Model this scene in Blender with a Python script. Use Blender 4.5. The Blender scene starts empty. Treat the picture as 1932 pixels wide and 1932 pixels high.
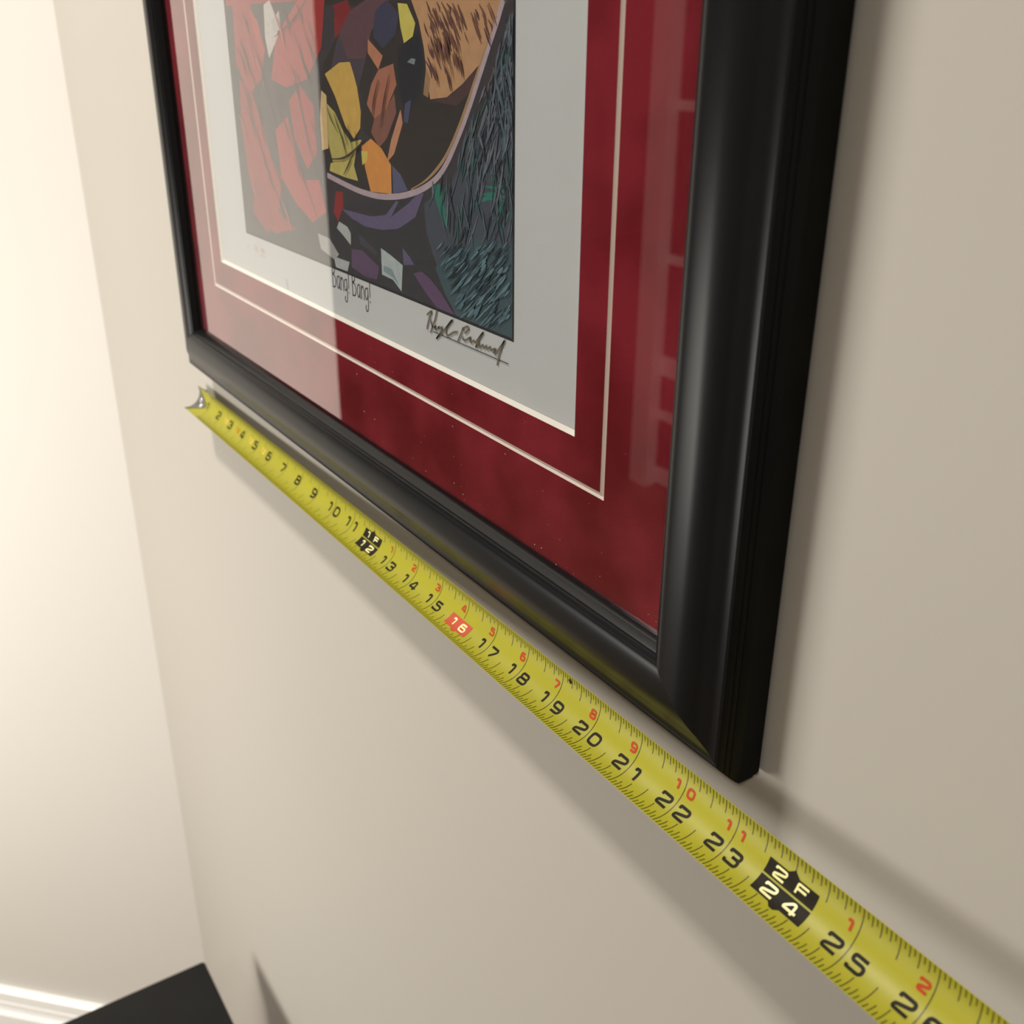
import bpy, math, random
from mathutils import Vector, Matrix

# ------------------------------------------------------------------ units
# Everything below is laid out in inches: x along the wall, y into the wall
# (wall face at y = 0.22), z up from the tape's zero point; IN converts to metres.
IN = 0.0254
FLOOR = -46.0
WY = 0.22


def W(p):
    return Vector((p[0] * IN, (p[1] - WY) * IN, (p[2] - FLOOR) * IN))


scene = bpy.context.scene
C = scene.collection

# ------------------------------------------------------------------ camera
cam_d = bpy.data.cameras.new('camera')
cam = bpy.data.objects.new('camera', cam_d)
C.objects.link(cam)
cam_d.sensor_width = 36.0
cam_d.sensor_fit = 'HORIZONTAL'
cam_d.lens = 1971.95 / 1932 * 36.0
cam_d.clip_start = 0.01
yaw, pitch, roll = 2.5637, -0.4237, 0.0052
fw = Vector((math.cos(pitch) * math.cos(yaw), math.cos(pitch) * math.sin(yaw), math.sin(pitch)))
r0 = Vector((math.sin(yaw), -math.cos(yaw), 0))
u0 = r0.cross(fw)
rt = r0 * math.cos(roll) + u0 * math.sin(roll)
up = rt.cross(fw)
m = Matrix((rt, up, -fw)).transposed().to_4x4()
m.translation = W((30.1914, -8.5218, 9.4562))
cam.matrix_world = m
cam_d.dof.use_dof = True
cam_d.dof.focus_distance = 16.2 * IN
cam_d.dof.aperture_fstop = 16.0
scene.camera = cam

# ------------------------------------------------------------------ world, lights, exposure
wd = bpy.data.worlds.new('world')
scene.world = wd
wd.use_nodes = True
wd.node_tree.nodes['Background'].inputs[0].default_value = (0.05, 0.045, 0.04, 1)
wd.node_tree.nodes['Background'].inputs[1].default_value = 0.3


def lamp(name, p, watts, size, col, size_y=None, aim=None):
    d = bpy.data.lights.new(name, 'AREA')
    d.shape = 'RECTANGLE' if size_y else 'DISK'
    d.size = size * IN
    if size_y: d.size_y = size_y * IN
    d.energy = watts
    d.color = col
    o = bpy.data.objects.new(name, d)
    C.objects.link(o)
    o.location = W(p)
    if aim:
        o.rotation_euler = (W(aim) - W(p)).to_track_quat('-Z', 'Y').to_euler()
    return o


# ceiling fixture, then two added fill lights; the dome shell comes further down
lamp('ceiling_fixture', (-1, -21.5, 49.4), 18.0, 14.0, (1.0, 0.96, 0.89), 4.0)
lamp('angled_wall_fill', (-7, -43, -10), 8.9, 20.0, (1.0, 0.965, 0.90), aim=(-18, -6, -18))  # added to brighten the angled wall and its reflection; no such lamp is seen
lamp('right_fill_light', (60, -44, 49.4), 8.0, 6.0, (1.0, 0.96, 0.89))  # added weak fill for the shadow right of the frame, no fixture known there

scene.cycles.adaptive_threshold = 0.02
scene.cycles.max_bounces = 6
scene.cycles.diffuse_bounces = 3
scene.cycles.glossy_bounces = 4
scene.cycles.transparent_max_bounces = 8

vs = scene.view_settings
vs.view_transform = 'Standard'
vs.look = 'None'
vs.gamma = 1.0
vs.use_curve_mapping = False
vs.exposure = 0.45


# ------------------------------------------------------------------ helpers
def lin(c):
    return tuple(((v / 255) / 12.92 if v / 255 <= 0.04045 else ((v / 255 + 0.055) / 1.055) ** 2.4) for v in c)


def mat(name, col, rough=0.5, spec=0.5, metal=0.0, coat=0.0, noise=None, bump=None):
    """col linear rgb; noise = (scale, second colour[, low, high]); bump = (scale, strength, distance in metres)."""
    mt = bpy.data.materials.new(name)
    mt.use_nodes = True
    nt = mt.node_tree
    b = nt.nodes['Principled BSDF']
    b.inputs['Base Color'].default_value = (*col, 1)
    b.inputs['Roughness'].default_value = rough
    b.inputs['Specular IOR Level'].default_value = spec
    b.inputs['Metallic'].default_value = metal
    b.inputs['Coat Weight'].default_value = coat
    b.inputs['Coat Roughness'].default_value = 0.12
    tc = nt.nodes.new('ShaderNodeTexCoord')
    if noise:
        n = nt.nodes.new('ShaderNodeTexNoise')
        n.inputs['Scale'].default_value = noise[0]
        n.inputs['Detail'].default_value = 2
        nt.links.new(tc.outputs['Object'], n.inputs['Vector'])
        r = nt.nodes.new('ShaderNodeValToRGB')
        r.color_ramp.elements[0].position = noise[2] if len(noise) > 2 else 0.35
        r.color_ramp.elements[1].position = noise[3] if len(noise) > 3 else 0.65
        r.color_ramp.elements[0].color = (*col, 1)
        r.color_ramp.elements[1].color = (*noise[1], 1)
        nt.links.new(n.outputs['Fac'], r.inputs['Fac'])
        nt.links.new(r.outputs['Color'], b.inputs['Base Color'])
    if bump:
        n = nt.nodes.new('ShaderNodeTexNoise')
        n.inputs['Scale'].default_value = bump[0]
        n.inputs['Detail'].default_value = 1
        nt.links.new(tc.outputs['Object'], n.inputs['Vector'])
        bp = nt.nodes.new('ShaderNodeBump')
        bp.inputs['Strength'].default_value = bump[1]
        bp.inputs['Distance'].default_value = bump[2]
        nt.links.new(n.outputs['Fac'], bp.inputs['Height'])
        nt.links.new(bp.outputs['Normal'], b.inputs['Normal'])
    return mt


def glass_mat(name):
    """thin window pane: clear, with both faces' Fresnel reflection."""
    mt = bpy.data.materials.new(name)
    mt.use_nodes = True
    nt = mt.node_tree
    nt.nodes.remove(nt.nodes['Principled BSDF'])
    out = nt.nodes['Material Output']
    fr = nt.nodes.new('ShaderNodeFresnel')
    # the pane has no inside: use the same index from either face
    ge = nt.nodes.new('ShaderNodeNewGeometry')
    io = nt.nodes.new('ShaderNodeMapRange')
    io.inputs['To Min'].default_value = 1.85
    io.inputs['To Max'].default_value = 1 / 1.85
    nt.links.new(ge.outputs['Backfacing'], io.inputs['Value'])
    nt.links.new(io.outputs[0], fr.inputs['IOR'])
    a = nt.nodes.new('ShaderNodeMath'); a.operation = 'MULTIPLY'; a.inputs[1].default_value = 2.0
    b = nt.nodes.new('ShaderNodeMath'); b.operation = 'ADD'; b.inputs[1].default_value = 1.0
    c = nt.nodes.new('ShaderNodeMath'); c.operation = 'DIVIDE'
    nt.links.new(fr.outputs[0], a.inputs[0]); nt.links.new(fr.outputs[0], b.inputs[0])
    nt.links.new(a.outputs[0], c.inputs[0]); nt.links.new(b.outputs[0], c.inputs[1])
    t = nt.nodes.new('ShaderNodeBsdfTransparent')
    t.inputs[0].default_value = (0.97, 0.98, 0.97, 1)
    g = nt.nodes.new('ShaderNodeBsdfGlossy')
    g.inputs['Roughness'].default_value = 0.0
    mx = nt.nodes.new('ShaderNodeMixShader')
    nt.links.new(c.outputs[0], mx.inputs[0])
    nt.links.new(t.outputs[0], mx.inputs[1]); nt.links.new(g.outputs[0], mx.inputs[2])
    nt.links.new(mx.outputs[0], out.inputs['Surface'])
    return mt


def ink_mat(name):
    """flat print: colour per face from the mesh, matt paper gloss."""
    mt = bpy.data.materials.new(name)
    mt.use_nodes = True
    nt = mt.node_tree
    b = nt.nodes['Principled BSDF']
    b.inputs['Roughness'].default_value = 0.55
    b.inputs['Specular IOR Level'].default_value = 0.3
    at = nt.nodes.new('ShaderNodeAttribute')
    at.attribute_name = 'ink'
    tc = nt.nodes.new('ShaderNodeTexCoord')
    n = nt.nodes.new('ShaderNodeTexNoise'); n.inputs['Scale'].default_value = 240; n.inputs['Detail'].default_value = 4
    nt.links.new(tc.outputs['Object'], n.inputs['Vector'])
    mr = nt.nodes.new('ShaderNodeMapRange')
    mr.inputs['To Min'].default_value = 0.8; mr.inputs['To Max'].default_value = 1.2
    nt.links.new(n.outputs['Fac'], mr.inputs['Value'])
    mx = nt.nodes.new('ShaderNodeMix'); mx.data_type = 'RGBA'; mx.blend_type = 'MULTIPLY'
    mx.inputs['Factor'].default_value = 1.0
    nt.links.new(at.outputs['Color'], mx.inputs['A']); nt.links.new(mr.outputs[0], mx.inputs['B'])
    nt.links.new(mx.outputs['Result'], b.inputs['Base Color'])
    return mt


def empty(name, p):
    o = bpy.data.objects.new(name, None)
    o.empty_display_size = 0.05
    C.objects.link(o)
    o.location = W(p)
    return o


def tag(o, label=None, cat=None, group=None, kind=None):
    if label: o['label'] = label
    if cat: o['category'] = cat
    if group: o['group'] = group
    if kind: o['kind'] = kind
    return o


def mesh(name, vs_, fs, material, parent=None, smooth=None, inks=None):
    """vs_ in layout inches; the mesh is stored relative to the parent's origin."""
    pts = [W(v) for v in vs_]
    me = bpy.data.meshes.new(name)
    org = Vector((0, 0, 0))
    o = bpy.data.objects.new(name, me)
    C.objects.link(o)
    if parent is None:
        lo = Vector((min(p.x for p in pts), min(p.y for p in pts), min(p.z for p in pts)))
        hi = Vector((max(p.x for p in pts), max(p.y for p in pts), max(p.z for p in pts)))
        org = Vector(((lo.x + hi.x) / 2, (lo.y + hi.y) / 2, lo.z))
        o.location = org
    else:
        o.parent = parent
        q = parent
        while q is not None:
            org = org + q.location
            q = q.parent
    me.from_pydata([p - org for p in pts], [], fs)
    me.materials.append(material)
    if inks:
        a = me.attributes.new('ink', 'FLOAT_COLOR', 'FACE')
        for i, c in enumerate(inks):
            a.data[i].color = (*c, 1)
    import bmesh
    bm = bmesh.new()
    bm.from_mesh(me)
    if smooth is not None:
        bmesh.ops.recalc_face_normals(bm, faces=bm.faces)
        for f in bm.faces: f.smooth = True
        for e in bm.edges:
            if len(e.link_faces) == 2 and e.calc_face_angle(0) > math.radians(smooth):
                e.smooth = False
    elif not inks:
        if any(len(e.link_faces) == 2 for e in bm.edges):
            bmesh.ops.recalc_face_normals(bm, faces=bm.faces)
    bm.to_mesh(me)
    bm.free()
    me.update()
    return o


def box(x0, x1, y0, y1, z0, z1):
    v = [(x, y, z) for x in (x0, x1) for y in (y0, y1) for z in (z0, z1)]
    f = [(0, 1, 3, 2), (4, 6, 7, 5), (0, 4, 5, 1), (2, 3, 7, 6), (0, 2, 6, 4), (1, 5, 7, 3)]
    return v, f


def boxes(*bs):
    v, f = [], []
    for b in bs:
        a, g = box(*b)
        k = len(v)
        v += a; f += [tuple(i + k for i in q) for q in g]
    return v, f


def bevel_box(x0, x1, y0, y1, z0, z1, b):
    """box with its four upright edges and its top edge eased by b."""
    ring = lambda i: [(x0 + i + b, y0 + i), (x1 - i - b, y0 + i), (x1 - i, y0 + i + b), (x1 - i, y1 - i - b),
                      (x1 - i - b, y1 - i), (x0 + i + b, y1 - i), (x0 + i, y1 - i - b), (x0 + i, y0 + i + b)]
    v, f = [], []
    for i, z in ((0, z0), (0, z1 - b), (b * 0.3, z1 - b * 0.3), (b, z1)):
        v += [(x, y, z) for x, y in ring(i)]
    for k in range(3):
        for j in range(8):
            f.append((k * 8 + j, k * 8 + (j + 1) % 8, k * 8 + 8 + (j + 1) % 8, k * 8 + 8 + j))
    f.append(tuple(range(24, 32))); f.append(tuple(range(7, -1, -1)))
    return v, f


def prism(poly, z0, z1):
    n = len(poly)
    v = [(x, y, z0) for x, y in poly] + [(x, y, z1) for x, y in poly]
    f = [tuple(range(n - 1, -1, -1)), tuple(range(n, 2 * n))]
    f += [(i, (i + 1) % n, (i + 1) % n + n, i + n) for i in range(n)]
    return v, f


def ribbon(pts, w, closed=False, taper=None):
    """flat stroke of width w along 2D points -> 2D vertices and quads."""
    n = len(pts)
    v, f = [], []
    for i in range(n):
        a = pts[(i - 1) % n] if (closed or i > 0) else pts[i]
        b = pts[(i + 1) % n] if (closed or i < n - 1) else pts[i]
        d1 = (pts[i][0] - a[0], pts[i][1] - a[1]); d2 = (b[0] - pts[i][0], b[1] - pts[i][1])
        l1 = math.hypot(*d1) or 1; l2 = math.hypot(*d2) or 1
        if a == pts[i]: d1, l1 = d2, l2
        if b == pts[i]: d2, l2 = d1, l1
        n1 = (-d1[1] / l1, d1[0] / l1); n2 = (-d2[1] / l2, d2[0] / l2)
        nx, ny = n1[0] + n2[0], n1[1] + n2[1]
        l = math.hypot(nx, ny) or 1
        nx, ny = nx / l, ny / l
        k = max(0.55, nx * n1[0] + ny * n1[1])
        h = w / 2 / k
        if taper: h *= taper(i / (n - 1))
        v += [(pts[i][0] + nx * h, pts[i][1] + ny * h), (pts[i][0] - nx * h, pts[i][1] - ny * h)]
    for i in range(n if closed else n - 1):
        j = (i + 1) % n
        f.append((2 * i, 2 * i + 1, 2 * j + 1, 2 * j))
    return v, f


def rounded(pts, r, closed=False, seg=4):
    """round the corners of a polyline."""
    out = []
    n = len(pts)
    for i in range(n):
        if not closed and i in (0, n - 1):
            out.append(pts[i]); continue
        a, p, b = pts[(i - 1) % n], pts[i], pts[(i + 1) % n]
        la = math.dist(a, p); lb = math.dist(p, b)
        k = min(r, la * 0.49, lb * 0.49)
        s = (p[0] + (a[0] - p[0]) * k / la, p[1] + (a[1] - p[1]) * k / la)
        e = (p[0] + (b[0] - p[0]) * k / lb, p[1] + (b[1] - p[1]) * k / lb)
        for j in range(seg + 1):
            t = j / seg
            out.append(((1 - t) ** 2 * s[0] + 2 * t * (1 - t) * p[0] + t * t * e[0],
                        (1 - t) ** 2 * s[1] + 2 * t * (1 - t) * p[1] + t * t * e[1]))
    return out


def densify(pts, step, closed=False):
    out = []
    n = len(pts)
    for i in range(n if closed else n - 1):
        a, b = pts[i], pts[(i + 1) % n]
        k = max(1, int(math.ceil(math.dist(a, b) / step)))
        for j in range(k):
            out.append((a[0] + (b[0] - a[0]) * j / k, a[1] + (b[1] - a[1]) * j / k))
    if not closed: out.append(pts[-1])
    return out


# ------------------------------------------------------------------ materials
M = {}
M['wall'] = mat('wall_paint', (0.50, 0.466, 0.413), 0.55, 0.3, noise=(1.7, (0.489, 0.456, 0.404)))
M['wall_pale_lift'] = mat('wall_paint_pale_lift', (0.64, 0.61, 0.56), 0.55, 0.3, noise=(1.7, (0.628, 0.597, 0.548)))  # whiter tint, raised further to stand in for stronger light on this wall
M['ceil'] = mat('ceiling_paint', (0.8, 0.78, 0.74), 0.8, 0.2, noise=(2, (0.78, 0.76, 0.72)))
M['floor'] = mat('floor_wood', (0.16, 0.095, 0.05), 0.45, 0.4, noise=(6, (0.22, 0.13, 0.07)))
M['trim'] = mat('trim_white', (0.9, 0.895, 0.87), 0.3, 0.5, noise=(9, (0.89, 0.885, 0.86)))
M['dark_door'] = mat('door_glass_dark', (0.012, 0.011, 0.012), 0.25, 0.4, noise=(3, (0.02, 0.018, 0.018)))
M['black'] = mat('frame_black_lacquer', (0.006, 0.006, 0.0066), 0.32, 0.19, noise=(40, (0.0072, 0.007, 0.0072)), bump=(90, 0.04, 0.0003))
M['black_side'] = mat('frame_side_matt_black', (0.006, 0.0055, 0.005), 0.75, 0.12, noise=(60, (0.008, 0.0075, 0.007)))
M['suede'] = mat('mat_maroon_suede', (0.15, 0.0078, 0.0135), 0.95, 0.1, noise=(26, (0.245, 0.019, 0.031), 0.36, 0.64), bump=(900, 0.25, 0.0003))
M['core'] = mat('mat_core_cream', (0.88, 0.83, 0.76), 0.8, 0.2, noise=(60, (0.86, 0.81, 0.74)))
M['groove'] = mat('mat_groove_pinkish', (0.82, 0.7, 0.63), 0.8, 0.2, noise=(60, (0.8, 0.68, 0.61)))
M['paper'] = mat('print_paper', (0.56, 0.565, 0.575), 0.6, 0.3, noise=(30, (0.55, 0.555, 0.565)))
M['ink'] = ink_mat('print_ink')
M['text'] = mat('caption_ink', (0.035, 0.035, 0.04), 0.6, 0.3, noise=(300, (0.06, 0.06, 0.065)))
M['pen'] = mat('signature_pen', (0.15, 0.125, 0.09), 0.5, 0.3, noise=(40, (0.17, 0.145, 0.105)))
M['glass'] = glass_mat('picture_glass')
M['backing'] = mat('kraft_backing', (0.25, 0.17, 0.1), 0.9, 0.1, noise=(40, (0.28, 0.2, 0.12)))
M['dust'] = mat('dust_speck', (0.75, 0.68, 0.62), 0.9, 0.1, noise=(500, (0.6, 0.55, 0.5)))
M['chip'] = mat('bare_wood_chip', (0.5, 0.45, 0.36), 0.8, 0.2, noise=(300, (0.35, 0.3, 0.24)))
M['yellow'] = mat('tape_yellow', (0.345, 0.318, 0.018), 0.48, 0.35, noise=(12, (0.325, 0.30, 0.0175)))
M['print_black'] = mat('tape_print_black', (0.012, 0.0095, 0.005), 0.6, 0.15, noise=(200, (0.016, 0.013, 0.007)))
M['tick'] = mat('tape_tick_ink', (0.05, 0.042, 0.01), 0.45, 0.4, noise=(200, (0.06, 0.05, 0.012)))
M['print_red'] = mat('tape_print_red', (0.43, 0.05, 0.012), 0.55, 0.2, noise=(200, (0.41, 0.047, 0.012)))
M['flag_red'] = mat('tape_flag_red', (0.5, 0.075, 0.035), 0.5, 0.3, noise=(200, (0.48, 0.07, 0.032)))
M['print_pale_red'] = mat('tape_print_pale_red', (0.76, 0.47, 0.11), 0.45, 0.4, noise=(200, (0.76, 0.44, 0.1)))
M['print_cream'] = mat('tape_print_cream', (0.85, 0.78, 0.36), 0.4, 0.5, noise=(200, (0.82, 0.75, 0.33)))
M['steel'] = mat('hook_steel', (0.17, 0.17, 0.16), 0.38, 0.5, metal=0.85, noise=(120, (0.24, 0.24, 0.22)))
M['rivet'] = mat('rivet_steel', (0.8, 0.8, 0.78), 0.25, 0.5, metal=1.0, noise=(200, (0.7, 0.7, 0.68)))
M['case'] = mat('tape_case_black', (0.02, 0.02, 0.02), 0.5, 0.4, noise=(60, (0.025, 0.025, 0.025)), bump=(500, 0.3, 0.0005))
M['table'] = mat('table_black', (0.008, 0.0078, 0.0077), 0.6, 0.2, noise=(35, (0.0095, 0.0093, 0.009)), bump=(300, 0.08, 0.0004))

# ------------------------------------------------------------------ the setting
XC = -13.0                      # where the hung wall meets the angled wall
EX, EY = XC - 19.3, WY - 19.3   # outer end of the angled wall
FAR = -230.0
R2 = math.sqrt(0.5)


def struct(name, vf, material, smooth=None, parent=None):
    o = mesh(name, vf[0], vf[1], material, parent, smooth)
    if parent is None: o['kind'] = 'structure'
    return o


struct('wall_back', prism([(XC, WY), (110, WY), (110, WY + 4.5), (XC - 2, WY + 4.5)], FLOOR, 50), M['wall'])
struct('wall_left', prism([(XC, WY), (XC - 2, WY + 4.5), (EX - 2, EY + 4.5), (EX, EY)], FLOOR, 50), M['wall_pale_lift'])
struct('wall_hall', prism([(EX, EY), (EX - 2, EY + 4.5), (FAR, EY + 4.5), (FAR, EY)], FLOOR, 50), M['wall'])
struct('wall_front', boxes((-74, -74 + 0.5, -84, -80, FLOOR, 50), (-73.5, -34, -84, -80, 37, 50), (-34, 110, -84, -80, FLOOR, 50)), M['wall'])
struct('wall_end', box(FAR - 4, FAR, -260, EY + 4.5, FLOOR, 50), M['wall'])
struct('wall_rear', box(FAR, -74, -264, -260, FLOOR, 50), M['wall'])
struct('wall_side', box(-74, -70, -264, -84, FLOOR, 50), M['wall'])
struct('wall_right', box(110, 114, -84, WY + 4.5, FLOOR, 50), M['wall'])
struct('floor', box(FAR - 4, 114, -264, WY + 4.5, FLOOR - 1, FLOOR), M['floor'])
struct('ceiling', box(FAR - 4, 114, -264, WY + 4.5, 50, 51), M['ceil'])


def skirting(name, a, b, n, parent=None):
    """baseboard from a to b on a wall with room-side normal n; stepped profile."""
    prof = [(0.0, 0.0), (0.30, 0.0), (0.42, -0.10), (0.44, -0.72), (0.40, -0.78), (0.46, -0.86), (0.46, -1.12),
            (0.20, -1.26), (0.18, -1.62), (0.60, -1.72), (0.60, -5.6), (0.0, -5.6)]
    top = -40.35
    v, f = [], []
    k = len(prof)
    for p in (a, b):
        for d, z in prof:
            v.append((p[0] + n[0] * d, p[1] + n[1] * d, top + z))
    for i in range(k):
        j = (i + 1) % k
        f.append((i, j, j + k, i + k))
    f.append(tuple(range(k))); f.append(tuple(range(2 * k - 1, k - 1, -1)))
    return struct(name, (v, f), M['trim'], 30)


skirting('baseboard_left', (XC - 0.02, WY - 0.02), (EX, EY), (R2, -R2))
skirting('baseboard_back', (XC + 0.4, WY), (110, WY), (0, -1))
skirting('baseboard_front', (-33.5, -80), (110, -80), (0, 1))

# glazed door across the hall (seen only as a reflection in the picture glass)
dr = empty('door_1', (-53.5, -80, FLOOR)); dr['kind'] = 'structure'
mesh('casing', *boxes((-73.5, -70.2, -81, -79.2, FLOOR, 37), (-37.3, -34, -81, -79.2, FLOOR, 37), (-70.2, -37.3, -81, -79.2, 33.7, 37)), M['trim'], dr)
mesh('door_panel', *box(-70.2, -37.3, -83, -81.4, FLOOR + 0.3, 33.7), M['dark_door'], dr)
for zr, h in ((-45.6, 2.2), (-36.5, 1.2), (-30.5, 2.6), (-16, 1.2), (2, 1.2), (18, 1.2)):
    mesh('muntin', *box(-70.2, -37.3, -81.4, -80.9, zr, zr + h), M['trim'], dr)
for xr in (-65.5, -53.7, -42):
    mesh('muntin', *box(xr, xr + 1.2, -81.4, -80.92, -43.4, 33.7), M['trim'], dr)


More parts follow.
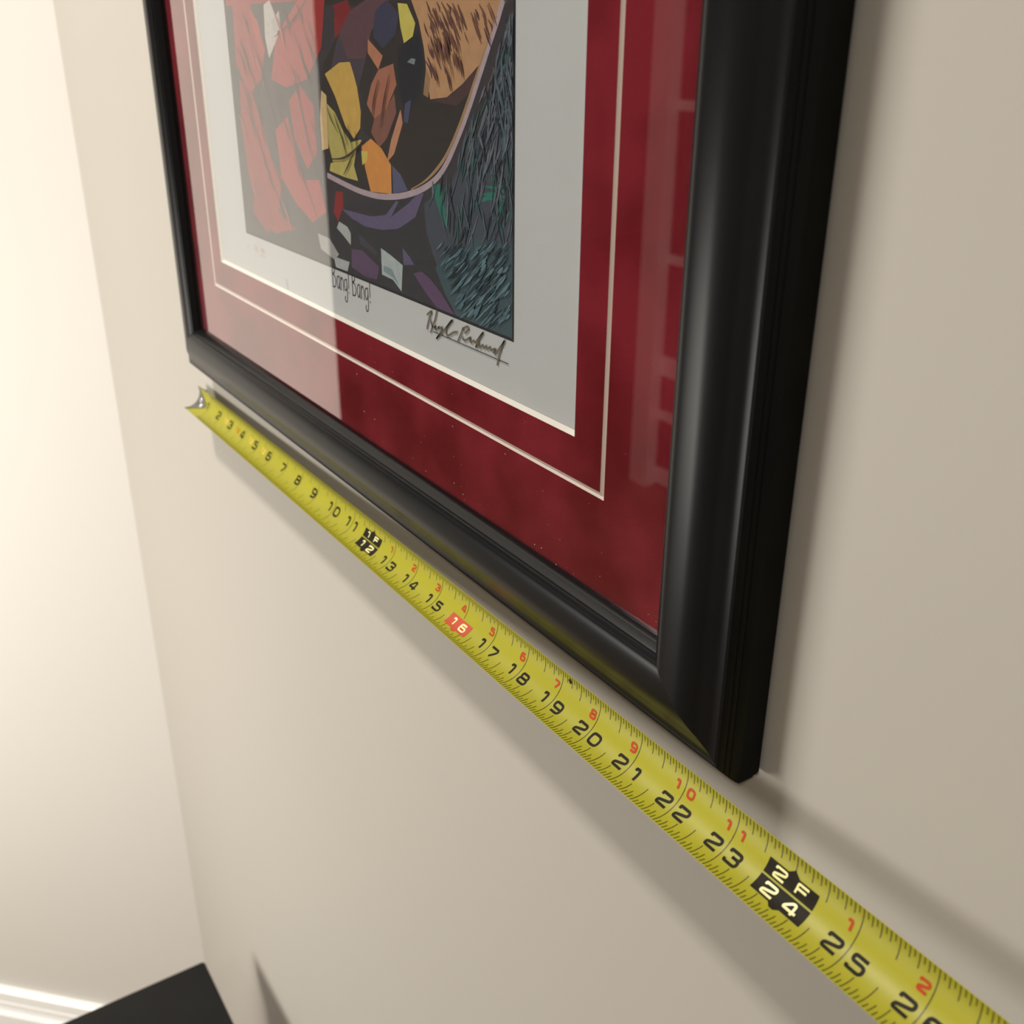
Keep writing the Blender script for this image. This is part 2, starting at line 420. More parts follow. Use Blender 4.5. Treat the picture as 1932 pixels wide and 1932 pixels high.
# ------------------------------------------------------------------ layout of the flat print (inches on the sheet)
ART_SHAPES = [((52,51,56),[(11.42,6.55),(14.79,7.25),(14.84,6.59),(15.25,5.97),(15.71,5.37),(17.39,5.4),(6.11,5.36),(7.99,5.62),(10.33,5.95)]),
 ((150,44,46),[(6.6,10.2),(7.57,10.18),(8.29,9.3),(7.9,8.7),(7.12,8.37),(6.52,8.98)]),
 ((158,50,50),[(8.91,9.5),(10.15,10.12),(11.34,10.09),(11.07,9.32),(10.29,8.77),(9.25,8.6),(8.49,8.72)]),
 ((146,40,44),[(6.62,8.67),(7.34,8.46),(7.71,7.98),(8.11,7.17),(8.63,6.84),(8.28,6.11),(9.17,5.88),(7.99,5.62),(7.09,5.84),(6.66,6.71),(6.47,7.69)]),
 ((160,52,54),[(8.49,7.77),(9.19,8.06),(9.57,7.29),(9.9,6.92),(10.56,6.99),(10.82,6.42),(10.1,6.13),(9.33,6.39),(8.63,6.84)]),
 ((152,48,50),[(9.34,8.36),(9.96,8.67),(10.55,8.32),(10.55,7.47),(10.02,7.13),(9.49,7.68)]),
 ((138,36,40),[(7,6.74),(7.6,6.58),(8.04,5.85),(7.5,5.55),(6.71,5.91)]),
 ((165,62,60),[(7.58,9.99),(8,9.79),(8.26,9.21),(8,9.1)]),
 ((122,34,40),[(11.68,10),(12.28,10.07),(12.51,9.82),(11.88,9.58)]),
 ((128,40,44),[(11.7,9.83),(12.01,9.7),(12.08,9.41),(11.69,9.5)]),
 ((140,44,44),[(11.33,6.87),(11.62,6.88),(11.62,6.62),(11.34,6.31),(11.17,6.47)]),
 ((186,180,176),[(8.4,10.07),(8.73,10.15),(8.99,9.87),(9.02,9.5),(8.47,9.11),(8.34,9.5)]),
 ((172,166,165),[(8.75,9.78),(9.18,9.96),(9.21,9.64),(8.87,9.57)]),
 ((66,72,84),[(17.52,9.94),(17.52,7.97),(17.47,5.37),(16.48,5.4),(15.74,5.37),(15.25,5.97),(14.84,6.59),(14.78,7.04),(15.65,7.46),(16.53,8.28),(17.03,9.23),(17.26,9.95)]),
 ((62,82,90),[(17.48,6.73),(17.47,5.37),(16.48,5.4),(15.78,5.38),(15.41,5.7),(15.11,6.07),(15.61,6.45),(16.43,6.73)]),
 ((58,50,54),[(17.52,9.94),(17.5,9.56),(17.1,8.97),(16.67,8.57),(16.53,8.57),(17.03,9.23),(17.26,9.95)]),
 ((104,78,80),[(17.5,9.81),(17.49,9.59),(16.82,8.82),(16.58,8.68),(17.03,9.23)]),
 ((50,45,44),[(17.16,9.95),(17,9.68),(16.82,9.43),(16.58,9.06),(16.31,8.66),(16.09,8.35),(15.84,8.05),(15.6,7.77),(15.33,7.54),(15.01,7.37),(14.61,7.22),(14.04,7.08),(13.25,6.97),(12.4,6.97),(11.5,7.06),(10.98,7.12),(10.68,7.95),(11.12,9.06),(12.36,9.9),(12.99,10.05)]),
 ((92,64,72),[(12.36,9.9),(12.99,10.05),(13.84,10.03),(13.13,9.58),(12.88,9.17),(12.15,9.16),(11.88,9.58)]),
 ((70,60,72),[(11.88,9.58),(12.15,9.16),(12.88,9.17),(12.42,8.49),(11.73,8.55),(11.37,8.89)]),
 ((182,140,104),[(14.56,10.01),(17.11,9.95),(16.95,9.63),(16.61,9.19),(16.06,8.88),(15.59,8.68),(15.08,8.63),(15,8.91),(14.92,9.35),(14.78,9.72)]),
 ((150,118,88),[(14.97,9.07),(15.1,8.91),(15.01,8.65),(14.86,8.69)]),
 ((74,54,56),[(16.54,9.13),(16.46,8.88),(15.88,8.57),(15.08,8.61),(15.59,8.68),(16.06,8.88)]),
 ((56,58,82),[(13.32,9.89),(13.75,10.03),(14.13,9.84),(13.99,9.53),(13.53,9.33),(13.2,9.5)]),
 ((196,184,92),[(14.11,9.98),(14.42,9.96),(14.67,9.69),(14.56,9.48),(14.3,9.36),(14.18,9.63)]),
 ((34,36,46),[(14.09,9.35),(14.77,9.57),(14.91,9.13),(14.74,8.69),(14.37,8.39),(14.09,8.57),(14.02,9.04)]),
 ((70,74,104),[(14.24,8.53),(14.46,8.6),(14.32,8.24),(14.18,8.25)]),
 ((176,118,92),[(13,9.47),(13.52,9.22),(13.34,9.01),(12.97,9.26)]),
 ((160,104,84),[(13.34,9.01),(13.88,9.11),(13.97,8.8),(13.59,8.43),(13.1,8.24),(12.84,8.46),(13.04,8.77)]),
 ((126,84,74),[(13.1,8.24),(13.59,8.43),(13.88,8.67),(13.93,8.38),(13.54,7.95),(13.25,7.79),(12.95,8.01)]),
 ((186,132,104),[(13.7,7.94),(14.08,8.44),(14.14,8.23),(13.79,7.73),(13.51,7.57)]),
 ((118,128,134),[(14.5,9.2),(14.64,9.19),(14.6,9.11),(14.36,9.14)]),
 ((196,160,84),[(11.16,8.89),(11.81,9.09),(12.25,9.11),(12.5,8.75),(12.6,8.37),(12.53,8.05),(12.25,7.86),(11.92,8.05),(11.54,8.54)]),
 ((176,164,96),[(11.17,8.39),(11.5,8.26),(11.78,7.99),(12.11,7.79),(12.6,7.88),(12.31,7.67),(11.8,7.48),(11.27,7.38),(11.13,7.7)]),
 ((184,170,98),[(11.17,7.35),(11.89,7.52),(12.32,7.68),(12.19,7.4),(12.33,7.15),(11.75,7.16),(11.1,7.21)]),
 ((206,140,74),[(12.54,7.76),(12.94,7.91),(13.33,7.78),(13.66,7.54),(13.64,7.07),(12.83,7.02),(12.66,7.38)]),
 ((200,180,90),[(12.53,7.68),(12.79,7.69),(12.72,7.52),(12.54,7.44)]),
 ((84,86,118),[(13.7,7.54),(14,7.42),(14.24,7.19),(13.7,7.08)]),
 ((60,56,62),[(12.32,9.03),(12.64,8.59),(12.65,7.99),(12.94,7.91),(12.76,7.84),(12.43,7.87),(12.63,8.16),(12.49,8.71)]),
 ((206,176,128),[(10.95,8.61),(11.17,8.53),(11.11,7.61),(10.81,7.55),(10.82,8.15)]),
 ((96,86,118),[(11.55,6.57),(11.94,6.58),(12.79,6.59),(13.38,6.69),(13.8,6.98),(13.88,6.96),(13.58,6.68),(14.23,6.98),(14.57,7.17),(14.79,7.21),(14.47,6.79),(13.84,6.52),(13.19,6.41),(12.54,6.38),(11.97,6.45)]),
 ((92,70,98),[(11.89,5.88),(12.36,5.93),(12.7,5.83),(13.03,5.74),(12.92,5.49),(12.43,5.46),(11.85,5.54)]),
 ((168,178,180),[(13.13,6.09),(13.52,6.02),(13.95,5.92),(13.87,5.45),(13.56,5.6),(13.13,5.62)]),
 ((128,146,150),[(13.21,5.8),(13.54,5.78),(13.8,5.53),(13.52,5.65),(13.2,5.69)]),
 ((172,174,174),[(11.39,6.32),(11.76,6.27),(11.89,6.17),(11.86,5.95),(11.55,6.08),(11.27,6.18)]),
 ((168,170,172),[(11.04,5.61),(11.76,5.62),(11.64,5.42),(11.11,5.41)]),
 ((160,158,158),[(10.33,5.95),(10.89,5.93),(11.29,5.69),(11.08,5.55),(10.43,5.66)]),
 ((92,86,118),[(13.97,6.22),(14.23,6.1),(14.38,6),(13.99,5.93)]),
 ((94,70,102),[(14.33,5.85),(14.64,5.93),(14.92,5.86),(15.27,5.7),(15.71,5.38),(15.15,5.38),(14.8,5.57)]),
 ((66,64,74),[(12.21,6.22),(12.98,6.01),(12.97,5.93),(12.28,6.02)]),
 ((44,112,98),[(15.08,7.34),(15.32,7.42),(15.5,7),(15.56,6.75),(15.39,6.83),(15.2,7.1)]),
 ((42,116,100),[(16.12,7.14),(16.74,7.4),(17.42,7.36),(16.76,7.33)]),
 ((42,116,100),[(16.38,7.37),(16.88,7.46),(17.36,7.41),(16.91,7.4)]),
 ((42,116,100),[(16.51,7.51),(17.03,7.55),(17.39,7.46),(17.05,7.49)]),
 ((42,116,100),[(16.88,7.04),(17.08,7.29),(17.36,7.29),(17.11,7.23)]),
 ((42,116,100),[(17.14,6.91),(17.2,7.17),(17.39,7.25),(17.22,7.11)]),
 ((42,116,100),[(17.38,6.83),(17.34,7.11),(17.45,7.28),(17.36,7.05)]),
 ((42,116,100),[(16.81,7.65),(17.17,7.64),(17.42,7.49),(17.19,7.58)])]
ART_STROKES = [((172,154,164),0.1,[(17.16,9.95),(17,9.68),(16.82,9.43),(16.58,9.06),(16.31,8.66),(16.09,8.35),(15.84,8.05),(15.6,7.77),(15.33,7.54),(15.01,7.37),(14.61,7.22),(14.04,7.08),(13.25,6.97),(12.4,6.97),(11.5,7.06),(10.98,7.12)]),
 ((160,128,96),0.07,[(17,9.76),(16.54,9.13),(16.03,8.38),(15.54,7.81),(14.91,7.42),(14.35,7.22)]),
 ((96,62,58),0.062,[(15.6,9.86),(15.69,9.73),(15.8,9.6)]),
 ((84,54,56),0.044,[(15.12,9.64),(15.23,9.56),(15.24,9.47)]),
 ((96,62,58),0.051,[(15.2,9.81),(15.32,9.67),(15.4,9.54)]),
 ((110,74,62),0.044,[(16.79,9.92),(16.92,9.77),(17,9.63)]),
 ((96,62,58),0.05,[(15.14,9.51),(15.17,9.43),(15.26,9.35)]),
 ((110,74,62),0.06,[(15.07,9.82),(15.2,9.68),(15.28,9.54)]),
 ((96,62,58),0.056,[(16.69,9.67),(16.74,9.6),(16.81,9.52)]),
 ((96,62,58),0.048,[(16.35,9.74),(16.48,9.57),(16.6,9.41)]),
 ((110,74,62),0.04,[(16.76,9.9),(16.85,9.78),(16.93,9.67)]),
 ((96,62,58),0.028,[(15.14,9.77),(15.29,9.63),(15.35,9.49)]),
 ((96,62,58),0.067,[(15.52,9.67),(15.63,9.53),(15.72,9.4)]),
 ((110,74,62),0.031,[(16.13,9.57),(16.18,9.49),(16.25,9.42)]),
 ((96,62,58),0.032,[(15.77,9.69),(15.89,9.53),(16.01,9.37)]),
 ((84,54,56),0.033,[(15.42,9.79),(15.5,9.68),(15.59,9.57)]),
 ((110,74,62),0.068,[(15.23,9.54),(15.37,9.41),(15.43,9.28)]),
 ((84,54,56),0.061,[(15.03,9.22),(15.16,9.07),(15.26,8.91)]),
 ((96,62,58),0.034,[(15.75,9.9),(15.91,9.77),(15.94,9.64)]),
 ((96,62,58),0.025,[(15.82,9.89),(15.91,9.77),(16.01,9.64)]),
 ((96,62,58),0.053,[(15.15,9.69),(15.17,9.63),(15.24,9.57)]),
 ((96,62,58),0.03,[(15.45,9.7),(15.54,9.6),(15.6,9.5)]),
 ((110,74,62),0.062,[(15.22,9.35),(15.33,9.21),(15.44,9.06)]),
 ((96,62,58),0.056,[(14.96,9.17),(15.12,9.05),(15.15,8.93)]),
 ((96,62,58),0.056,[(16.4,9.73),(16.5,9.6),(16.59,9.48)]),
 ((84,54,56),0.049,[(15.68,9.85),(15.82,9.7),(15.9,9.55)]),
 ((110,74,62),0.058,[(16.41,9.81),(16.45,9.73),(16.52,9.65)]),
 ((96,62,58),0.061,[(15.96,9.69),(16.01,9.63),(16.05,9.58)]),
 ((84,54,56),0.069,[(15.33,9.48),(15.46,9.38),(15.47,9.29)]),
 ((96,62,58),0.04,[(15.68,9.8),(15.75,9.72),(15.8,9.64)]),
 ((84,54,56),0.03,[(16.67,9.69),(16.77,9.56),(16.85,9.44)]),
 ((110,74,62),0.061,[(16.32,9.81),(16.45,9.65),(16.55,9.5)]),
 ((110,74,62),0.061,[(15.3,9.89),(15.33,9.81),(15.41,9.74)]),
 ((96,62,58),0.061,[(15.64,9.53),(15.72,9.46),(15.74,9.39)]),
 ((96,62,58),0.062,[(15.14,9.35),(15.17,9.28),(15.24,9.21)]),
 ((84,54,56),0.04,[(15.45,9.74),(15.54,9.66),(15.58,9.58)]),
 ((110,74,62),0.055,[(16.54,9.91),(16.69,9.78),(16.74,9.64)]),
 ((110,74,62),0.06,[(15.22,9.87),(15.34,9.75),(15.4,9.63)]),
 ((84,54,56),0.058,[(16.44,9.85),(16.5,9.78),(16.54,9.71)]),
 ((96,62,58),0.065,[(15.59,9.55),(15.66,9.43),(15.77,9.31)]),
 ((110,74,62),0.05,[(15.35,9.96),(15.43,9.89),(15.44,9.83)]),
 ((84,54,56),0.052,[(16.67,9.61),(16.76,9.49),(16.85,9.37)]),
 ((84,54,56),0.067,[(15.5,9.56),(15.66,9.41),(15.73,9.26)]),
 ((96,62,58),0.055,[(15.23,9.89),(15.33,9.78),(15.4,9.67)]),
 ((96,62,58),0.067,[(15.38,9.74),(15.45,9.67),(15.48,9.6)]),
 ((110,74,62),0.035,[(15.68,9.77),(15.78,9.7),(15.78,9.64)]),
 ((96,62,58),0.032,[(15.73,9.58),(15.89,9.41),(15.99,9.23)]),
 ((110,74,62),0.029,[(15.96,9.7),(16.02,9.62),(16.07,9.55)]),
 ((110,74,62),0.04,[(15.62,9.6),(15.76,9.46),(15.83,9.33)]),
 ((96,62,58),0.069,[(15.96,9.92),(16.08,9.75),(16.21,9.59)]),
 ((110,74,62),0.059,[(15.49,9.96),(15.66,9.81),(15.71,9.66)]),
 ((110,74,62),0.057,[(15.75,9.54),(15.81,9.42),(15.92,9.31)]),
 ((96,62,58),0.037,[(15.05,9.41),(15.1,9.3),(15.21,9.19)]),
 ((96,62,58),0.028,[(15.13,9.78),(15.29,9.65),(15.33,9.52)]),
 ((110,74,62),0.053,[(15.84,9.7),(15.91,9.58),(16.02,9.46)]),
 ((84,54,56),0.039,[(15.48,9.84),(15.66,9.67),(15.73,9.5)]),
 ((110,74,62),0.061,[(15.52,9.57),(15.64,9.49),(15.63,9.42)]),
 ((96,62,58),0.048,[(15.04,9.98),(15.12,9.87),(15.21,9.75)]),
 ((96,62,58),0.04,[(16.77,9.72),(16.87,9.64),(16.88,9.57)]),
 ((96,62,58),0.053,[(15.65,9.94),(15.75,9.87),(15.75,9.8)]),
 ((110,74,62),0.064,[(15.81,9.94),(15.94,9.8),(16.01,9.67)]),
 ((110,74,62),0.033,[(15.52,9.79),(15.58,9.7),(15.65,9.61)]),
 ((84,54,56),0.04,[(14.95,9.69),(15,9.59),(15.1,9.5)]),
 ((110,74,62),0.042,[(16.62,9.79),(16.69,9.72),(16.73,9.65)]),
 ((96,62,58),0.029,[(15.94,9.81),(16.07,9.7),(16.11,9.59)]),
 ((110,74,62),0.039,[(15.23,9.5),(15.3,9.39),(15.38,9.29)]),
 ((104,112,122),0.045,[(16.81,8.76),(16.66,8.47),(16.48,8.18)]),
 ((84,88,104),0.049,[(17.36,9.44),(17.35,9.22),(17.33,9.01)]),
 ((46,84,82),0.053,[(15.42,7.37),(15.39,7.14),(15.35,6.91)]),
 ((104,112,122),0.046,[(17.36,9.78),(17.4,9.55),(17.44,9.33)]),
 ((74,92,100),0.047,[(16.95,8.8),(16.87,8.68),(16.78,8.57)]),
 ((74,92,100),0.056,[(16.29,8.44),(16.33,8.19),(16.39,7.94)]),
 ((46,84,82),0.023,[(17.26,9.58),(17.23,9.36),(17.2,9.14)]),
 ((84,88,104),0.04,[(17.26,9.11),(17.29,8.98),(17.32,8.85)]),
 ((74,92,100),0.045,[(16.97,8.78),(17.02,8.56),(17.08,8.34)]),
 ((104,112,122),0.032,[(17.22,9.29),(17.23,9.14),(17.24,8.99)]),
 ((104,112,122),0.024,[(16.14,8.2),(16.08,8.07),(16.02,7.95)]),
 ((84,88,104),0.039,[(17.13,9.24),(17.05,9.02),(16.96,8.8)]),
 ((84,88,104),0.021,[(17.4,9.51),(17.46,9.38),(17.46,9.25)]),
 ((34,40,50),0.035,[(17.27,8.58),(17.23,8.31),(17.18,8.03)]),
 ((104,112,122),0.041,[(17.33,7.26),(17.26,7.13),(17.17,6.99)]),
 ((84,88,104),0.036,[(16.82,7.29),(16.88,7.14),(16.95,6.99)]),
 ((104,112,122),0.026,[(17.42,9.4),(17.38,9.19),(17.33,8.98)]),
 ((46,84,82),0.034,[(16.86,8.89),(16.68,8.63),(16.46,8.36)]),
 ((104,112,122),0.032,[(17.4,8.76),(17.31,8.62),(17.2,8.48)]),
 ((34,40,50),0.057,[(16.9,8.81),(16.9,8.53),(16.9,8.25)]),
 ((104,112,122),0.031,[(17.23,7.73),(17.13,7.56),(17.01,7.39)]),
 ((40,46,56),0.051,[(15.76,7.01),(15.74,6.83),(15.71,6.65)]),
 ((84,88,104),0.057,[(16.15,7.53),(16.17,7.42),(16.2,7.3)]),
 ((104,112,122),0.036,[(16.48,7.08),(16.31,6.8),(16.11,6.51)]),
 ((74,92,100),0.025,[(16.23,8.06),(16.19,7.79),(16.14,7.5)]),
 ((104,112,122),0.03,[(16.73,8.52),(16.75,8.36),(16.79,8.2)]),
 ((40,46,56),0.046,[(16.42,7.95),(16.36,7.73),(16.3,7.51)]),
 ((84,88,104),0.056,[(17.26,9.62),(17.26,9.39),(17.25,9.16)]),
 ((92,100,114),0.027,[(16.26,6.88),(16.19,6.72),(16.11,6.56)]),
 ((40,46,56),0.055,[(16.58,8.26),(16.63,8.09),(16.69,7.92)]),
 ((84,88,104),0.031,[(16.48,7.68),(16.46,7.48),(16.44,7.29)]),
 ((104,112,122),0.04,[(16.63,7.68),(16.57,7.46),(16.49,7.23)]),
 ((40,46,56),0.035,[(17.27,8.1),(17.22,7.95),(17.16,7.8)]),
 ((92,100,114),0.025,[(16.63,8),(16.68,7.84),(16.73,7.68)]),
 ((84,88,104),0.02,[(17.22,8.67),(17.33,8.44),(17.46,8.21)]),
 ((84,88,104),0.03,[(17.39,8.77),(17.47,8.54),(17.48,8.3)]),
 ((84,88,104),0.023,[(16.87,7.13),(16.92,6.9),(16.98,6.67)]),
 ((74,92,100),0.045,[(17.36,9.72),(17.38,9.47),(17.39,9.22)]),
 ((74,92,100),0.028,[(16.03,7.79),(16.02,7.66),(16,7.53)]),
 ((84,88,104),0.031,[(17.31,9.13),(17.3,9.03),(17.3,8.93)]),
 ((74,92,100),0.03,[(17.33,8.98),(17.32,8.84),(17.31,8.69)]),
 ((84,88,104),0.055,[(16.84,7.07),(16.72,6.88),(16.58,6.68)]),
 ((34,40,50),0.029,[(16.08,7.95),(16.04,7.8),(16,7.63)]),
 ((40,46,56),0.02,[(17.25,9.73),(17.27,9.57),(17.29,9.4)]),
 ((40,46,56),0.032,[(17.34,9.04),(17.33,8.93),(17.31,8.82)]),
 ((34,40,50),0.024,[(15.67,7.37),(15.69,7.21),(15.73,7.05)]),
 ((104,112,122),0.022,[(16.92,8.09),(16.89,7.82),(16.85,7.54)]),
 ((74,92,100),0.026,[(17.36,8.2),(17.29,8.09),(17.2,7.96)]),
 ((34,40,50),0.028,[(16.89,7.31),(17.01,7.03),(17.15,6.74)]),
 ((104,112,122),0.035,[(16.77,7.99),(16.7,7.79),(16.62,7.59)]),
 ((34,40,50),0.023,[(16.84,8.8),(16.74,8.66),(16.63,8.52)]),
 ((84,88,104),0.034,[(17.34,8.69),(17.39,8.5),(17.44,8.3)]),
 ((84,88,104),0.028,[(17.08,7.52),(16.96,7.32),(16.82,7.1)]),
 ((84,88,104),0.021,[(16.77,8.32),(16.8,8.16),(16.83,7.99)]),
 ((92,100,114),0.039,[(17.27,8.72),(17.12,8.48),(16.94,8.23)]),
 ((74,92,100),0.034,[(15.21,7.38),(15.1,7.21),(14.96,7.03)]),
 ((104,112,122),0.048,[(17.42,9.1),(17.35,8.9),(17.26,8.69)]),
 ((46,84,82),0.045,[(15.87,7.06),(15.87,6.8),(15.86,6.53)]),
 ((84,88,104),0.053,[(17.38,7.15),(17.31,6.96),(17.23,6.76)]),
 ((34,40,50),0.053,[(17.21,9.47),(17.25,9.37),(17.3,9.27)]),
 ((34,40,50),0.051,[(16.58,7.61),(16.52,7.43),(16.46,7.25)]),
 ((84,88,104),0.023,[(16.8,8.16),(16.71,7.98),(16.6,7.79)]),
 ((92,100,114),0.06,[(17.31,9.73),(17.39,9.58),(17.46,9.43)]),
 ((74,92,100),0.056,[(16.58,7.81),(16.55,7.65),(16.51,7.49)]),
 ((46,84,82),0.054,[(17.15,9.19),(17.2,8.97),(17.26,8.74)]),
 ((40,46,56),0.038,[(17.12,9.03),(17.15,8.87),(17.19,8.71)]),
 ((92,100,114),0.024,[(17.04,8.38),(17.02,8.26),(17,8.13)]),
 ((92,100,114),0.055,[(17.26,8.54),(17.36,8.3),(17.48,8.06)]),
 ((104,112,122),0.044,[(17.16,8.17),(17.01,7.93),(16.82,7.68)]),
 ((40,46,56),0.06,[(16.34,8.06),(16.24,7.87),(16.12,7.68)]),
 ((46,84,82),0.033,[(17.37,9.72),(17.44,9.48),(17.46,9.23)]),
 ((46,84,82),0.04,[(16.19,7.87),(16.11,7.69),(16,7.5)]),
 ((40,46,56),0.046,[(16.79,8.49),(16.81,8.24),(16.84,7.99)]),
 ((74,92,100),0.055,[(16.93,9.06),(16.84,8.79),(16.73,8.52)]),
 ((84,88,104),0.056,[(16.57,8),(16.65,7.82),(16.74,7.65)]),
 ((84,88,104),0.051,[(17.28,8.68),(17.34,8.51),(17.41,8.35)]),
 ((40,46,56),0.026,[(17.05,8.75),(17.1,8.49),(17.15,8.22)]),
 ((84,88,104),0.05,[(17.1,9.06),(16.95,8.8),(16.76,8.53)]),
 ((92,100,114),0.059,[(17.04,7.6),(17.09,7.44),(17.15,7.28)]),
 ((104,112,122),0.045,[(16.36,8.47),(16.29,8.19),(16.2,7.9)]),
 ((40,46,56),0.022,[(17.31,8.74),(17.2,8.49),(17.05,8.23)]),
 ((46,84,82),0.05,[(17.08,7.07),(17.14,6.93),(17.2,6.78)]),
 ((74,92,100),0.054,[(17.4,9.72),(17.4,9.6),(17.4,9.49)]),
 ((84,88,104),0.046,[(16.68,7.61),(16.61,7.43),(16.53,7.25)]),
 ((84,88,104),0.039,[(16.86,8.6),(16.87,8.49),(16.87,8.38)]),
 ((46,84,82),0.039,[(17.06,8.61),(17.13,8.36),(17.22,8.12)]),
 ((92,100,114),0.057,[(16.94,8.61),(16.95,8.5),(16.96,8.39)]),
 ((84,88,104),0.046,[(17.23,8.98),(17.26,8.87),(17.28,8.76)]),
 ((104,112,122),0.053,[(15.1,7.43),(15.1,7.3),(15.1,7.16)]),
 ((46,84,82),0.027,[(17.44,9.31),(17.48,9.13),(17.47,8.95)]),
 ((46,84,82),0.03,[(17.32,7.64),(17.29,7.52),(17.25,7.39)]),
 ((34,40,50),0.04,[(17.14,8.95),(17.1,8.7),(17.05,8.43)]),
 ((34,40,50),0.035,[(15.65,7.05),(15.62,6.87),(15.6,6.69)]),
 ((34,40,50),0.056,[(17.1,9.29),(17.02,9.08),(16.93,8.87)]),
 ((104,112,122),0.054,[(17.34,9.37),(17.33,9.26),(17.32,9.14)]),
 ((92,100,114),0.03,[(16.26,6.97),(16.29,6.76),(16.31,6.54)]),
 ((84,88,104),0.06,[(17.29,8.37),(17.23,8.13),(17.16,7.89)]),
 ((40,46,56),0.045,[(16.61,8.2),(16.57,7.95),(16.51,7.7)]),
 ((46,84,82),0.043,[(15.88,6.95),(15.8,6.72),(15.7,6.47)]),
 ((40,46,56),0.032,[(16.42,7.93),(16.35,7.81),(16.25,7.69)]),
 ((84,88,104),0.029,[(16.64,8.06),(16.52,7.88),(16.38,7.69)]),
 ((92,100,114),0.041,[(15.97,7.93),(15.93,7.81),(15.89,7.69)]),
 ((34,40,50),0.045,[(16.74,8.34),(16.65,8.17),(16.54,8)]),
 ((40,46,56),0.038,[(16.47,8.5),(16.35,8.21),(16.2,7.92)]),
 ((34,40,50),0.044,[(17.4,7.58),(17.43,7.47),(17.47,7.35)]),
 ((40,46,56),0.056,[(16.94,8.22),(16.92,8.02),(16.89,7.82)]),
 ((92,100,114),0.056,[(17.3,9.7),(17.23,9.54),(17.15,9.38)]),
 ((84,88,104),0.028,[(17.29,9.54),(17.19,9.34),(17.07,9.13)]),
 ((40,46,56),0.04,[(16.78,8.12),(16.84,7.91),(16.92,7.69)]),
 ((84,88,104),0.049,[(17.32,9.65),(17.36,9.4),(17.42,9.14)]),
 ((104,112,122),0.046,[(17.41,9.8),(17.38,9.59),(17.34,9.37)]),
 ((92,100,114),0.033,[(17.45,9.36),(17.46,9.22),(17.47,9.08)]),
 ((34,40,50),0.045,[(16.97,7.72),(17.01,7.46),(17.05,7.2)]),
 ((34,40,50),0.046,[(16.99,7.93),(17.12,7.67),(17.27,7.41)]),
 ((104,112,122),0.057,[(16.91,9.12),(17.01,8.9),(17.13,8.67)]),
 ((46,84,82),0.045,[(17.1,9.31),(17.05,9.11),(16.99,8.91)]),
 ((46,84,82),0.041,[(16.95,7.89),(16.91,7.6),(16.87,7.3)]),
 ((74,92,100),0.056,[(17.02,7.32),(17.02,7.14),(17.02,6.95)]),
 ((104,112,122),0.046,[(16.7,8.88),(16.63,8.77),(16.54,8.65)]),
 ((104,112,122),0.023,[(15.56,7.55),(15.53,7.24),(15.49,6.92)]),
 ((40,46,56),0.028,[(17.29,7.4),(17.13,7.1),(16.94,6.78)]),
 ((92,100,114),0.053,[(17.43,9.73),(17.47,9.49),(17.46,9.24)]),
 ((46,84,82),0.046,[(16.43,8.03),(16.35,7.89),(16.26,7.75)]),
 ((34,40,50),0.022,[(16.94,9.03),(16.9,8.88),(16.85,8.73)]),
 ((84,88,104),0.054,[(17.27,7.72),(17.28,7.48),(17.29,7.23)]),
 ((46,84,82),0.024,[(16.06,8.04),(16.02,7.85),(15.97,7.65)]),
 ((46,84,82),0.024,[(16.38,8.51),(16.41,8.3),(16.45,8.09)]),
 ((46,84,82),0.05,[(15.51,7.36),(15.45,7.23),(15.37,7.1)]),
 ((46,84,82),0.027,[(17.23,9.68),(17.25,9.57),(17.26,9.45)]),
 ((40,46,56),0.031,[(16.7,8.45),(16.6,8.19),(16.47,7.92)]),
 ((104,112,122),0.051,[(17.27,9.25),(17.16,9.07),(17.04,8.88)]),
 ((34,40,50),0.034,[(17.45,8.5),(17.34,8.3),(17.21,8.09)]),
 ((104,112,122),0.021,[(16.87,8.73),(16.71,8.46),(16.51,8.18)]),
 ((84,88,104),0.059,[(17,9.27),(16.98,9.02),(16.94,8.76)]),
 ((104,112,122),0.05,[(17.39,8.1),(17.39,7.98),(17.39,7.85)]),
 ((46,84,82),0.038,[(16.5,7.99),(16.41,7.81),(16.3,7.63)]),
 ((34,40,50),0.043,[(16.59,8.27),(16.61,8.08),(16.64,7.89)]),
 ((40,46,56),0.031,[(17.2,9.49),(17.1,9.24),(16.97,8.99)]),
 ((40,46,56),0.049,[(17.18,7.73),(17.22,7.51),(17.27,7.29)]),
 ((34,40,50),0.059,[(16.56,8.12),(16.63,7.98),(16.71,7.83)]),
 ((84,88,104),0.026,[(15.95,7.69),(15.76,7.37),(15.53,7.03)]),
 ((92,100,114),0.046,[(17.1,9.43),(17.04,9.28),(16.97,9.13)]),
 ((104,112,122),0.032,[(17.26,8.75),(17.24,8.53),(17.21,8.3)]),
 ((104,112,122),0.037,[(17.35,9.18),(17.36,8.96),(17.36,8.75)]),
 ((104,112,122),0.043,[(17.27,9.21),(17.33,8.97),(17.4,8.73)]),
 ((84,88,104),0.049,[(17.24,9.13),(17.14,8.88),(17.02,8.62)]),
 ((74,92,100),0.054,[(16.38,8.03),(16.34,7.84),(16.3,7.64)]),
 ((34,40,50),0.051,[(17.06,8.4),(17.15,8.15),(17.27,7.9)]),
 ((74,92,100),0.029,[(16.97,8.77),(16.79,8.48),(16.57,8.19)]),
 ((46,84,82),0.043,[(17.39,7.86),(17.35,7.71),(17.31,7.57)]),
 ((46,84,82),0.035,[(17.11,8.34),(17.13,8.15),(17.14,7.95)]),
 ((40,46,56),0.036,[(17.24,8.9),(17.32,8.73),(17.43,8.55)]),
 ((34,40,50),0.024,[(16.87,8.68),(16.81,8.45),(16.73,8.21)]),
